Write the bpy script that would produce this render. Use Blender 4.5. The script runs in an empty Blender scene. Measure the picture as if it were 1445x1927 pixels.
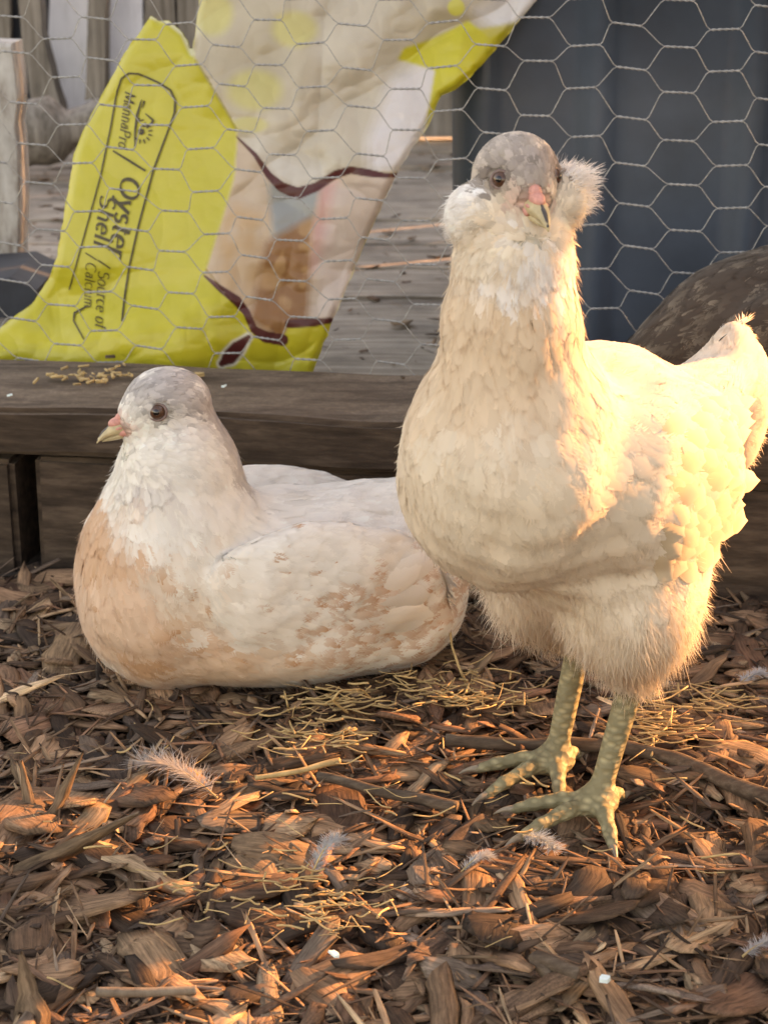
import bpy, math, random
import numpy as np
rng = np.random.default_rng(7); random.seed(7)
R = math.radians
sc = bpy.context.scene
col = sc.collection

# ------------------------------------------------------------------ camera, sky, sun, exposure
PITCH, VFOV, CAMH = 19.0, 32.0, 0.513
cam = bpy.data.objects.new('camera', bpy.data.cameras.new('camera')); col.objects.link(cam)
cam.location = (0, 0, CAMH); cam.rotation_euler = (R(90 - PITCH), 0, 0)
cam.data.sensor_fit = 'VERTICAL'; cam.data.sensor_height = 24.0
cam.data.lens = 12.0 / math.tan(R(VFOV / 2)); cam.data.clip_start = .02; cam.data.clip_end = 500
cam.data.dof.use_dof = True; cam.data.dof.focus_distance = 1.06; cam.data.dof.aperture_fstop = 12
sc.camera = cam
SUN_AZ, SUN_EL = 29.0, 16.0                       # azimuth from +X towards +Y
w = bpy.data.worlds.new('World'); sc.world = w; w.use_nodes = True
nt = w.node_tree; sky = nt.nodes.new('ShaderNodeTexSky'); sky.sky_type = 'NISHITA'; sky.sun_disc = False
sky.sun_elevation = R(SUN_EL); sky.sun_rotation = R(90 - SUN_AZ)
sky.dust_density = 2.0
nt.links.new(sky.outputs[0], nt.nodes['Background'].inputs[0]); nt.nodes['Background'].inputs[1].default_value = .15
sun = bpy.data.objects.new('sun', bpy.data.lights.new('sun', 'SUN')); col.objects.link(sun)
sun.data.energy = 2.8; sun.data.angle = R(.5); sun.data.color = (1, .62, .34)
sun.rotation_euler = (R(90 - SUN_EL), 0, R(90 + SUN_AZ))
sun.location = (3, 2, 3)
vs = sc.view_settings; vs.view_transform = 'Standard'; vs.look = 'None'; vs.exposure = 2.52; vs.gamma = 1.0
vs.use_curve_mapping = False
vs.use_white_balance = True; vs.white_balance_temperature = 11500; vs.white_balance_tint = 26
sc.cycles.max_bounces = 6; sc.cycles.transparent_max_bounces = 8

# ------------------------------------------------------------------ helpers
F = 963.5 / math.tan(R(VFOV / 2)); th = R(PITCH)
CAM = np.array([0, 0, CAMH])
def ray(px, py):
    px = np.asarray(px, float); py = np.asarray(py, float)
    x = (px - 722.5) / F; y = -(py - 963.5) / F
    return np.stack([x, math.cos(th) + math.sin(th) * y, -math.sin(th) + math.cos(th) * y], -1)
def at_z(px, py, z): r = ray(px, py); return CAM + r * ((z - CAMH) / r[..., 2])[..., None]
def at_y(px, py, Y): r = ray(px, py); return CAM + r * (Y / r[..., 1])[..., None]

def tag(o, label=None, cat=None, group=None, kind=None):
    if label: o['label'] = label
    if cat: o['category'] = cat
    if group: o['group'] = group
    if kind: o['kind'] = kind
    return o
def link(name, me, mat=None, parent=None, smooth=False):
    o = bpy.data.objects.new(name, me); col.objects.link(o)
    if mat and not me.materials: me.materials.append(mat)
    if parent: o.parent = parent
    if smooth: me.polygons.foreach_set('use_smooth', np.ones(len(me.polygons), bool))
    return o
def empty(name, loc=(0, 0, 0), rz=0):
    o = bpy.data.objects.new(name, None); col.objects.link(o); o.location = loc; o.rotation_euler = (0, 0, rz)
    o.empty_display_size = .02
    return o
def np_mesh(name, V, Fc, cols=None, vec=None, normals=None, smooth=False):
    """V (n,3); Fc (m,k) with k 3 or 4; cols (n,3) pigment; vec (n,3) local wood coordinates"""
    me = bpy.data.meshes.new(name)
    V = np.ascontiguousarray(V, np.float32); Fc = np.ascontiguousarray(Fc, np.int32)
    n, (m, k) = len(V), Fc.shape
    me.vertices.add(n); me.vertices.foreach_set('co', V.ravel())
    me.loops.add(m * k); me.loops.foreach_set('vertex_index', Fc.ravel())
    me.polygons.add(m); me.polygons.foreach_set('loop_start', np.arange(0, m * k, k, dtype=np.int32))
    if cols is not None:
        a = me.color_attributes.new('Col', 'FLOAT_COLOR', 'POINT')
        a.data.foreach_set('color', np.concatenate([cols, np.ones((n, 1))], 1).astype(np.float32).ravel())
    if vec is not None:
        a = me.attributes.new('wood', 'FLOAT_VECTOR', 'POINT'); a.data.foreach_set('vector', vec.astype(np.float32).ravel())
    me.update(calc_edges=True)
    if smooth or normals is not None: me.polygons.foreach_set('use_smooth', np.ones(m, bool))
    if normals is not None: me.normals_split_custom_set_from_vertices(normals.astype(np.float32))
    return me
def unit(v): return v / np.maximum(np.linalg.norm(v, axis=-1, keepdims=True), 1e-9)
def sstep(a, b, x): t = np.clip((x - a) / (b - a), 0, 1); return t * t * (3 - 2 * t)
def vnoise(P, scale, seed=0):
    """cheap smooth value noise, any dimension up to 3"""
    P = np.asarray(P, float) * scale + seed * 17.13
    i = np.floor(P).astype(np.int64); f = P - i; f = f * f * (3 - 2 * f); out = 0
    d = P.shape[-1]
    for c in range(2 ** d):
        wgt = 1; h = np.zeros(P.shape[:-1], np.int64)
        for a in range(d):
            b = (c >> a) & 1
            wgt = wgt * (f[..., a] if b else 1 - f[..., a]); h = h * 1000003 + (i[..., a] + b) * 7919 + 12345
        h = (h ^ (h >> 13)) * 1274126177; h = (h ^ (h >> 16)) & 0xffff
        out = out + wgt * (h / 65535.0)
    return out * 2 - 1
def tube(path, rad, sides=6, caps=True):
    path = np.asarray(path, float); n = len(path); rad = np.broadcast_to(rad, (n,))
    t = unit(np.gradient(path, axis=0)); ref = np.array([0, 0, 1.]) if abs(t[0][2]) < .9 else np.array([1., 0, 0])
    a = unit(np.cross(t, ref)); b = np.cross(t, a)
    ang = np.linspace(0, 2 * np.pi, sides, endpoint=False)
    V = path[:, None] + rad[:, None, None] * (np.cos(ang)[None, :, None] * a[:, None] + np.sin(ang)[None, :, None] * b[:, None])
    Fc = []
    for i in range(n - 1):
        for j in range(sides):
            k = (j + 1) % sides; Fc.append((i * sides + j, i * sides + k, (i + 1) * sides + k, (i + 1) * sides + j))
    V = V.reshape(-1, 3)
    if caps:
        V = np.concatenate([V, path[:1], path[-1:]]); c0, c1 = len(V) - 2, len(V) - 1
        for j in range(sides):
            k = (j + 1) % sides
            Fc.append((c0, c0, k, j)); Fc.append((c1, c1, (n - 1) * sides + j, (n - 1) * sides + k))
    return V, np.array(Fc)
def fix_tri(Fc):
    """quads whose first two indices agree become triangles: returns python face list"""
    return [tuple(int(x) for x in (f[1:] if f[0] == f[1] else f)) for f in Fc]
def py_mesh(name, parts, smooth=True, cols=None):
    Vs, Fs, n = [], [], 0
    for V, Fc in parts:
        Vs.append(V); Fs += [tuple(i + n for i in f) for f in fix_tri(Fc)]; n += len(V)
    me = bpy.data.meshes.new(name); me.from_pydata(np.concatenate(Vs).tolist(), [], Fs); me.update()
    if smooth: me.polygons.foreach_set('use_smooth', np.ones(len(me.polygons), bool))
    return me
def box_mesh(name, size, seed=0, bevel=.004, rough=.0015, seg=(24, 4, 4)):
    """timber: subdivided box centred at 0, worn edges, uneven faces"""
    sx, sy, sz = size; nx, ny, nz = seg
    import bmesh
    bm = bmesh.new(); bmesh.ops.create_cube(bm, size=1)
    bm.verts.ensure_lookup_table()
    bmesh.ops.scale(bm, vec=size, verts=bm.verts)
    bmesh.ops.bevel(bm, geom=bm.edges[:], offset=bevel, segments=2, affect='EDGES')
    long = [e for e in bm.edges if abs((e.verts[0].co - e.verts[1].co)[int(np.argmax(size))]) > max(size) * .5]
    bmesh.ops.subdivide_edges(bm, edges=long, cuts=nx, use_grid_fill=True)
    me = bpy.data.meshes.new(name); bm.to_mesh(me); bm.free()
    V = np.empty(len(me.vertices) * 3, np.float32); me.vertices.foreach_get('co', V); V = V.reshape(-1, 3)
    ax = int(np.argmax(size)); sc3 = np.array([60., 60., 60.]); sc3[ax] = 14
    for k in range(3):
        if k != ax: V[:, k] += rough * vnoise(V * sc3, 1, seed + k)
    me.vertices.foreach_set('co', V.ravel()); me.update()
    me.polygons.foreach_set('use_smooth', np.ones(len(me.polygons), bool)); me.set_sharp_from_angle(angle=R(24))
    return me

# ------------------------------------------------------------------ materials
def new_mat(name):
    m = bpy.data.materials.new(name); m.use_nodes = True; n = m.node_tree
    return m, n, n.nodes['Principled BSDF']
def ramp(n, fac, stops):
    r = n.nodes.new('ShaderNodeValToRGB'); n.links.new(fac, r.inputs[0]); e = r.color_ramp.elements
    while len(e) < len(stops): e.new(.5)
    for k, (p, c) in enumerate(stops): e[k].position = p; e[k].color = (*c, 1)
    return r.outputs[0]
def noise(n, vec, scale, detail=6, rough=.6, stretch=None):
    if stretch:
        mp = n.nodes.new('ShaderNodeMapping'); mp.inputs['Scale'].default_value = stretch
        n.links.new(vec, mp.inputs[0]); vec = mp.outputs[0]
    t = n.nodes.new('ShaderNodeTexNoise'); t.inputs['Scale'].default_value = scale; t.inputs['Detail'].default_value = detail
    t.inputs['Roughness'].default_value = rough; n.links.new(vec, t.inputs['Vector']); return t.outputs[0]
def mix(n, fac, a, b, mode='MIX'):
    x = n.nodes.new('ShaderNodeMix'); x.data_type = 'RGBA'; x.blend_type = mode
    for s, v in ((x.inputs[0], fac), (x.inputs[6], a), (x.inputs[7], b)):
        if hasattr(v, 'is_output'): n.links.new(v, s)
        else: s.default_value = v if not isinstance(v, tuple) else (*v, 1)
    return x.outputs[2]
def bump(n, bs, h, strength, dist):
    b = n.nodes.new('ShaderNodeBump'); b.inputs['Strength'].default_value = strength; b.inputs['Distance'].default_value = dist
    n.links.new(h, b.inputs['Height']); n.links.new(b.outputs[0], bs.inputs['Normal'])
def coords(n, kind='Object'): return n.nodes.new('ShaderNodeTexCoord').outputs[kind]
def attr(n, name, out='Color'):
    a = n.nodes.new('ShaderNodeAttribute'); a.attribute_name = name; return a.outputs[out]
def wood_mat(name, stops, stretch=(3, 60, 60), scale=2.0, bumpd=.002, rough=.85, dust=None, blotch=.5):
    m, n, b = new_mat(name); c = n.nodes.new('ShaderNodeNewGeometry').outputs['Position']
    g = noise(n, c, scale, 8, .65, stretch); o = ramp(n, g, stops)
    bl = noise(n, c, 9, 4, .6)
    o = mix(n, blotch, o, ramp(n, bl, [(.3, (.45, .45, .45)), (.7, (1.25, 1.22, 1.2))]), 'MULTIPLY')
    if dust:                                        # dust and droppings settle on the upward faces
        geo = n.nodes.new('ShaderNodeNewGeometry'); sx = n.nodes.new('ShaderNodeSeparateXYZ'); n.links.new(geo.outputs['Normal'], sx.inputs[0])
        f = ramp(n, sx.outputs[2], [(.6, (0, 0, 0)), (.95, (1, 1, 1))])
        f2 = mix(n, 1.0, f, ramp(n, noise(n, c, 34, 10, .75, (.35, 1, 1)), [(.36, (.12,) * 3), (.62, (1, 1, 1))]), 'MULTIPLY')
        o = mix(n, f2, o, ramp(n, noise(n, c, 150, 8, .8), [(.3, tuple(x * .6 for x in dust)), (.55, dust), (.72, tuple(x * 1.8 for x in dust))]))
    n.links.new(o, b.inputs['Base Color']); b.inputs['Roughness'].default_value = rough; b.inputs['Specular IOR Level'].default_value = .25
    bump(n, b, g, .8, bumpd); return m
def plain(name, colr, rough=.6, metal=0, nscale=40, var=.25, bd=.0005, spec=.4):
    m, n, b = new_mat(name); c = coords(n); nz = noise(n, c, nscale, 5)
    lo = tuple(x * (1 - var) for x in colr); hi = tuple(min(1, x * (1 + var)) for x in colr)
    n.links.new(ramp(n, nz, [(.3, lo), (.7, hi)]), b.inputs['Base Color'])
    b.inputs['Roughness'].default_value = rough; b.inputs['Metallic'].default_value = metal; b.inputs['Specular IOR Level'].default_value = spec
    bump(n, b, nz, .5, bd); return m
def feather_mat(name, trans=.2):
    m, n, b = new_mat(name); c = attr(n, 'Col')
    n.links.new(c, b.inputs['Base Color']); b.inputs['Roughness'].default_value = .75; b.inputs['Specular IOR Level'].default_value = .15
    b.inputs['Sheen Weight'].default_value = .15
    tr = n.nodes.new('ShaderNodeBsdfTranslucent'); n.links.new(c, tr.inputs[0])
    mx = n.nodes.new('ShaderNodeMixShader'); mx.inputs[0].default_value = trans
    n.links.new(b.outputs[0], mx.inputs[1]); n.links.new(tr.outputs[0], mx.inputs[2])
    n.links.new(mx.outputs[0], n.nodes['Material Output'].inputs[0]); return m
def body_mat(name):
    m, n, b = new_mat(name); c = coords(n); v = n.nodes.new('ShaderNodeTexVoronoi'); v.inputs['Scale'].default_value = 260
    mp = n.nodes.new('ShaderNodeMapping'); mp.inputs['Scale'].default_value = (.62, .62, 1.15); n.links.new(c, mp.inputs[0]); n.links.new(mp.outputs[0], v.inputs['Vector'])
    n.links.new(mix(n, .7, attr(n, 'Col'), ramp(n, v.outputs[0], [(0, (1.25, 1.22, 1.15)), (.55, (.40, .40, .35))]), 'MULTIPLY'), b.inputs['Base Color'])
    b.inputs['Roughness'].default_value = .6; b.inputs['Specular IOR Level'].default_value = .3
    bump(n, b, v.outputs[0], .9, .0014); return m
def chip_mat(name):
    m, n, b = new_mat(name); wv = attr(n, 'wood', 'Vector')
    oi = n.nodes.new('ShaderNodeObjectInfo')
    g = noise(n, wv, 1, 6, .65, (45, 520, 520)); bl = noise(n, coords(n), 45, 4, .6)
    o = mix(n, .85, attr(n, 'Col'), ramp(n, g, [(.32, (.28, .25, .23)), (.5, (.9, .88, .86)), (.7, (1.55, 1.5, 1.45))]), 'MULTIPLY')
    o = mix(n, .6, o, ramp(n, bl, [(.35, (.4, .37, .36)), (.65, (1.25, 1.2, 1.15))]), 'MULTIPLY')
    n.links.new(o, b.inputs['Base Color']); b.inputs['Roughness'].default_value = .82; b.inputs['Specular IOR Level'].default_value = .25
    bump(n, b, g, .9, .0012); return m

M_feather = feather_mat('feather'); M_fluff = feather_mat('down', .34); M_body = body_mat('hen_skin')
M_chip = chip_mat('bark_chip')
M_beam = wood_mat('stained_timber', [(.3, (.030, .019, .013)), (.5, (.068, .044, .031)), (.7, (.13, .088, .063))], dust=(.19, .136, .098))
M_deck = wood_mat('weathered_deck', [(.3, (.22, .175, .14)), (.5, (.42, .355, .295)), (.7, (.56, .49, .42))], bumpd=.007, blotch=.85)
M_grey = wood_mat('grey_board', [(.3, (.10, .085, .07)), (.5, (.24, .21, .18)), (.7, (.36, .325, .29))], stretch=(40, 40, 2))
M_white = wood_mat('whitewashed_board', [(.25, (.55, .55, .58)), (.5, (.78, .79, .85)), (.75, (.84, .85, .9))], stretch=(20, 20, 3), blotch=.2)
M_peel = wood_mat('peeling_post', [(.3, (.20, .15, .12)), (.48, (.48, .45, .42)), (.7, (.68, .67, .65))], stretch=(14, 14, 5), scale=3)
M_fence = wood_mat('fence_board', [(.3, (.10, .07, .05)), (.5, (.2, .15, .11)), (.7, (.3, .24, .18))], stretch=(40, 40, 2))
M_wire = plain('galvanised_wire', (.33, .325, .315), .45, .5, 300, .35, .0002)
M_bin = plain('slate_plastic', (.044, .062, .086), .42, 0, 9, .28, .0006, .45)
M_dark = plain('dark_slate', (.035, .04, .05), .7, 0, 30)
M_beak = plain('beak_horn', (.46, .36, .21), .35, 0, 120, .3)
M_beakdark = plain('beak_culmen', (.07, .06, .055), .35, 0, 120, .3)
M_comb = plain('comb_skin', (.62, .27, .22), .55, 0, 400, .2, .0006)
M_iris = plain('iris', (.085, .035, .020), .12, 0, 500, .3, .0001, .6)
M_pupil = plain('pupil', (.006, .005, .005), .05, 0, 50, .1, 0, .8)
M_lid = plain('eyelid', (.20, .13, .115), .6, 0, 500, .3)
M_claw = plain('claw', (.26, .2, .14), .4, 0, 200, .3)
M_straw = plain('straw', (.46, .305, .14), .6, 0, 90, .4)
M_twig = wood_mat('twig_bark', [(.3, (.05, .032, .022)), (.5, (.10, .068, .048)), (.7, (.17, .125, .09))], stretch=(8, 40, 40), scale=6, bumpd=.001)
M_leaf = plain('weed_leaf', (.07, .12, .03), .5, 0, 60, .3)
M_paint = plain('paint_flake', (.62, .74, .74), .5, 0, 80, .15)
M_ink = plain('print_ink', (.055, .04, .015), .5, 0, 200, .3, .0001)
m, n, b = new_mat('soil'); c = coords(n)
n.links.new(ramp(n, noise(n, c, 60, 8, .7), [(.3, (.018, .012, .009)), (.5, (.05, .034, .024)), (.75, (.12, .085, .06))]), b.inputs['Base Color'])
b.inputs['Roughness'].default_value = .95; bump(n, b, noise(n, c, 180, 8, .75), 1, .006); M_soil = m
m, n, b = new_mat('bag_film'); c = coords(n)
bagcol = mix(n, .25, attr(n, 'Col'), ramp(n, noise(n, c, 22, 5, .6), [(.3, (.7, .7, .7)), (.7, (1.2, 1.2, 1.2))]), 'MULTIPLY')
n.links.new(bagcol, b.inputs['Base Color'])
b.inputs['Roughness'].default_value = .34; b.inputs['Specular IOR Level'].default_value = .45
tr = n.nodes.new('ShaderNodeBsdfTranslucent'); n.links.new(attr(n, 'Col'), tr.inputs[0])
mx = n.nodes.new('ShaderNodeMixShader'); mx.inputs[0].default_value = .15
n.links.new(b.outputs[0], mx.inputs[1]); n.links.new(tr.outputs[0], mx.inputs[2]); n.links.new(mx.outputs[0], n.nodes['Material Output'].inputs[0])
bump(n, b, noise(n, c, 55, 4, .5), .35, .003); M_bag = m

# ------------------------------------------------------------------ the ground
def height(x, y):
    P = np.stack([x, y], -1)
    near = np.exp(-((x / 1.2) ** 2 + ((y - .9) / 1.2) ** 2))
    return near * (.007 * vnoise(P, 7, 3) + .004 * vnoise(P, 19, 4)) - .010
def ground():
    def axis(c, lo, hi, far):
        a = np.arange(lo, hi, .012)
        g = np.geomspace(.012, far, 40)
        return np.concatenate([(lo - g)[::-1], a, a[-1] + g])
    xs, ys = axis(0, -.75, .75, 150), axis(0, .3, 1.7, 150)
    X, Y = np.meshgrid(xs, ys); Z = height(X, Y)
    nx, ny = len(xs), len(ys); I = np.arange(nx * ny).reshape(ny, nx)
    Fc = np.stack([I[:-1, :-1], I[:-1, 1:], I[1:, 1:], I[1:, :-1]], -1).reshape(-1, 4)
    o = link('ground', np_mesh('ground', np.stack([X, Y, Z], -1).reshape(-1, 3), Fc, smooth=True), M_soil)
    return tag(o, kind='structure')
GROUND = ground()

# timber edging: beam line runs slightly towards the camera on the right
BSL = -.139
def y_back(x): return 1.479 + BSL * x
BROT = math.atan(BSL)
def beam(name, x0, x1, yoff, z0, z1, depth, seed, label, cat='timber'):
    L = (x1 - x0) / math.cos(BROT); me = box_mesh(name, (L, depth, z1 - z0), seed, .005, .0035, (110, 4, 4))
    o = link(name, me, M_beam); xc = (x0 + x1) / 2
    nrm = np.array([-math.sin(BROT), math.cos(BROT)])
    ctr = np.array([xc, y_back(xc)]) - nrm * (depth / 2 + yoff)
    o.location = (*ctr, (z0 + z1) / 2); o.rotation_euler = (0, 0, BROT)
    return tag(o, label, cat)
beam('timber_beam', -.72, .78, 0, .088, .131, .152, 1, 'long dark stained timber laid along the top of the edging')
beam('timber_beam', -.263, .78, .004, -.02, .087, .140, 2, 'thick dark timber carrying the long top timber behind the hens')
beam('timber_beam', -.72, -.281, .012, -.02, .083, .128, 3, 'short lower timber with a dark gap at its cut end')

# ------------------------------------------------------------------ deck behind the wire
deck = empty('deck', (0, 1.6, 0)); tag(deck, 'weathered grey plank deck behind the chicken wire', 'deck')
yy = 1.56
for k in range(12):
    wd = .185
    me = box_mesh('plank', (3.0, wd - .006, .03), 20 + k, .004, .004, (30, 2, 2))
    o = link('plank', me, M_deck, deck); o.location = (-.6, yy + wd / 2 - 1.6, .04 + rng.normal(0, .0015)); o.rotation_euler = (rng.normal(0, .01), rng.normal(0, .002), rng.normal(0, .004))
    yy += wd
for x in (-1.9, -1.2, -.45, .3, .8):
    o = link('joist', box_mesh('joist', (.06, 2.2, .034), 50, .003, .002, (20, 2, 2)), M_grey, deck); o.location = (x, 1.1, .008)
DECKZ = .056

def slab(name, poly, Y, thick, mat, parent=None, seed=0, rough=.003, lean=0.0):
    """an upright board whose outline is given in photograph pixels, standing at distance Y"""
    p = np.array(poly, float); pts = at_y(p[:, 0], p[:, 1], np.full(len(p), Y))
    # densify the outline for a worn edge
    d = []
    for a, b_ in zip(pts, np.roll(pts, -1, 0)):
        k = max(2, int(np.linalg.norm(b_ - a) / .03))
        for t in np.linspace(0, 1, k, endpoint=False): d.append(a + (b_ - a) * t)
    d = np.array(d); d[:, 0] += rough * vnoise(d * np.array([20, 1, 30.]), 1, seed); 
    c0 = d.mean(0); c0[2] = d[:, 2].min(); d = d - c0; k = len(d)
    inner = d * .985; fr = inner.copy(); fr[:, 1] -= .0; sd = d.copy(); sd[:, 1] += .004; bk = d.copy(); bk[:, 1] += thick
    me = bpy.data.meshes.new(name)
    Fs = [tuple(range(k))[::1]]
    for i in range(k):
        j = (i + 1) % k
        Fs.append((i, k + i, k + j, j)); Fs.append((k + i, 2 * k + i, 2 * k + j, k + j))
    Fs.append(tuple(range(3 * k - 1, 2 * k - 1, -1)))
    me.from_pydata(np.concatenate([fr, sd, bk]).tolist(), [], Fs); me.update()
    import bmesh
    bm = bmesh.new(); bm.from_mesh(me); bmesh.ops.recalc_face_normals(bm, faces=bm.faces[:]); bm.to_mesh(me); bm.free()
    o = link(name, me, mat, parent)
    o.location = c0 if parent is None else c0 - np.array(parent.location)
    return o
wallY = 3.55
wall = empty('board_wall', (-.6, wallY, DECKZ)); tag(wall, 'old shed wall of whitewashed and bare boards behind the deck', 'wall')
def to_deck(poly): return poly
base = 262
for k, (poly, mt) in enumerate([
    ([(-130, -120), (20, -120), (20, base), (-130, base)], M_grey),
    ([(96, -120), (182, -120), (172, 215), (112, 222), (88, 150)], M_white),
    ([(200, -120), (272, -120), (268, 155), (196, 200)], M_white),
    ([(272, -120), (330, -120), (330, base), (268, base)], M_grey),
    ([(333, -120), (420, -120), (420, base), (333, base)], M_grey),
    ([(424, -120), (540, -120), (540, base), (424, base)], M_grey),
    ([(543, -120), (660, -120), (660, base), (543, base)], M_grey),
    ([(663, -120), (780, -120), (780, base), (663, base)], M_grey),
    ([(783, -120), (955, -120), (955, 258), (783, 258)], M_grey)]):
    slab('board', poly, wallY, .02, mt, wall, k)
for k in range(6):
    slab('board', [(-253 - 122 * k, -120), (-134 - 122 * k, -120), (-134 - 122 * k, base), (-253 - 122 * k, base)], wallY, .02, M_grey, wall, 60 + k)
o = slab('board', [(-860, -130), (950, -130), (950, 245), (-860, 245)], wallY + .05, .02, M_dark, wall, 77); o.name = 'backing_board'
for k, poly in enumerate([[(28, -110), (66, -110), (80, 60), (122, 232), (70, 240), (40, 70)], [(168, -110), (204, -110), (196, 180), (160, 190)]]):
    o = slab('stud', poly, wallY - .09, .06, M_grey, wall, 30 + k)
o = slab('weathered_post', [(-70, 78), (26, 82), (38, 525), (-70, 528)], 2.18, .07, M_peel, None, 5, .004)
tag(o, 'peeling white painted post standing at the edge of the deck', 'post')
o = slab('dark_block', [(-60, 528), (20, 522), (72, 545), (60, 585), (40, 615), (-60, 618)], 2.02, .16, M_dark, None, 6, .004)
tag(o, 'dark slate coloured block at the foot of the peeling post', 'block')
# a rotted log lying in front of the wall
def log():
    c = at_z(100, 300, DECKZ); c = np.array([c[0], 3.0, DECKZ])
    t = np.linspace(0, 1, 26); path = np.stack([-.42 + .62 * t, .10 * t, .06 + .02 * t + .01 * np.sin(9 * t)], -1)
    V, Fc = tube(path, .048 + .010 * np.sin(13 * t) + .006 * rng.normal(size=26), 18)
    V += .008 * np.stack([vnoise(V, 35, 1), vnoise(V, 35, 2), vnoise(V, 35, 3)], -1)
    V[:, 2] -= V[:, 2].min()
    o = link('log', py_mesh('log', [(V, Fc)]), M_grey); o.location = c; tag(o, 'rotten grey log lying before the whitewashed boards', 'log')
log()

# ------------------------------------------------------------------ storage bin
def storage_bin():
    p0 = at_y(857., 500., 1.63); x0 = p0[0]; W, D, Hh = .56, .40, .56
    t = empty('storage_bin', (x0 + W / 2, 1.63 + D / 2 + .01, DECKZ)); t.rotation_euler = (0, 0, BROT * .4)
    tag(t, 'big dark slate blue plastic bin behind the chicken wire', 'bin')
    def outline(s, r, grow=0):
        pts = []
        hx, hy = W / 2 * s + grow, D / 2 * s + grow
        for cx, cy, a0 in ((hx - r, hy - r, 0), (-hx + r, hy - r, 90), (-hx + r, -hy + r, 180), (hx - r, -hy + r, 270)):
            for a in np.linspace(a0, a0 + 90, 8): pts.append((cx + r * math.cos(R(a)), cy + r * math.sin(R(a))))
        # insert fluted panels along the long front side (between corner 3 and 4)
        P = np.array(pts); front = []
        xs = np.linspace(-hx + r, hx - r, 60)[1:-1]
        u = (xs + W / 2) / W * 4.0
        dep = .012 * sstep(.06, .12, np.abs(u - np.round(u))) 
        front = np.stack([xs, -hy + dep * s], -1)
        return np.concatenate([P[:24], front, P[24:]])
    rings, zs = [], [0, .004, .02, Hh * .5, Hh - .07, Hh - .068, Hh - .02, Hh]
    sc_ = [.95, .96, .962, .98, .995, 1.0, 1.0, 1.0]; gr = [0, 0, 0, 0, 0, .012, .012, .006]
    for z, s, g in zip(zs, sc_, gr):
        q = outline(s, .035, g); rings.append(np.column_stack([q, np.full(len(q), z)]))
    k = len(rings[0]); V = np.concatenate(rings); Fs = []
    for i in range(len(rings) - 1):
        for j in range(k):
            Fs.append((i * k + j, i * k + (j + 1) % k, (i + 1) * k + (j + 1) % k, (i + 1) * k + j))
    Fs.append(tuple(range(k - 1, -1, -1)))
    me = bpy.data.meshes.new('body'); me.from_pydata(V.tolist(), [], Fs); me.update()
    link('body', me, M_bin, t, True)
    q = outline(1.0, .035, .016); q2 = outline(.9, .03, 0)
    V = np.concatenate([np.column_stack([q, np.full(k, Hh - .004)]), np.column_stack([q, np.full(k, Hh + .018)]), np.column_stack([q2, np.full(k, Hh + .032)])])
    Fs = [(i * k + j, i * k + (j + 1) % k, (i + 1) * k + (j + 1) % k, (i + 1) * k + j) for i in range(2) for j in range(k)] + [tuple(range(2 * k, 3 * k)), tuple(range(k - 1, -1, -1))]
    me = bpy.data.meshes.new('lid'); me.from_pydata(V.tolist(), [], Fs); me.update(); link('lid', me, M_bin, t, True)
storage_bin()

# ------------------------------------------------------------------ feed bag
def inpoly(px, py, poly):
    poly = np.array(poly, float); c = np.zeros(px.shape, bool); j = len(poly) - 1
    for i in range(len(poly)):
        xi, yi = poly[i]; xj, yj = poly[j]
        if yi != yj: c ^= ((yi > py) != (yj > py)) & (px < (xj - xi) * (py - yi) / (yj - yi) + xi)
        j = i
    return c
def soft(px, py, poly, s=3):
    acc = 0
    for dx, dy in ((0, 0), (s, 0), (-s, 0), (0, s), (0, -s), (s * .7, s * .7), (-s * .7, s * .7), (s * .7, -s * .7), (-s * .7, -s * .7)): acc = acc + inpoly(px + dx, py + dy, poly)
    return acc / 9.0
def polydist(px, py, pts):
    """distance to a polyline with per-point half widths: negative inside"""
    best = np.full(px.shape, 1e9)
    for (x0, y0, w0), (x1, y1, w1) in zip(pts[:-1], pts[1:]):
        dx, dy = x1 - x0, y1 - y0; t = np.clip(((px - x0) * dx + (py - y0) * dy) / (dx * dx + dy * dy), 0, 1)
        best = np.minimum(best, np.hypot(px - x0 - t * dx, py - y0 - t * dy) - (w0 + (w1 - w0) * t) / 2)
    return best
OUT = [(-60, 655), (0, 618), (60, 572), (96, 520), (108, 480), (140, 290), (160, 240), (235, 100), (285, 30), (300, 40), (318, 40), (345, 62), (362, 100),
       (368, 60), (380, -60), (1045, -60), (1010, 0), (905, 125), (858, 168), (830, 180), (805, 236), (750, 320), (690, 450), (628, 600), (590, 695), (575, 760), (-60, 760)]
SEAM = [(362, 100), (447, 245), (441, 335), (387, 505), (470, 610), (470, 760)]
def seam_x(py): return np.interp(py, [p[1] for p in SEAM], [p[0] for p in SEAM])
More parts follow.
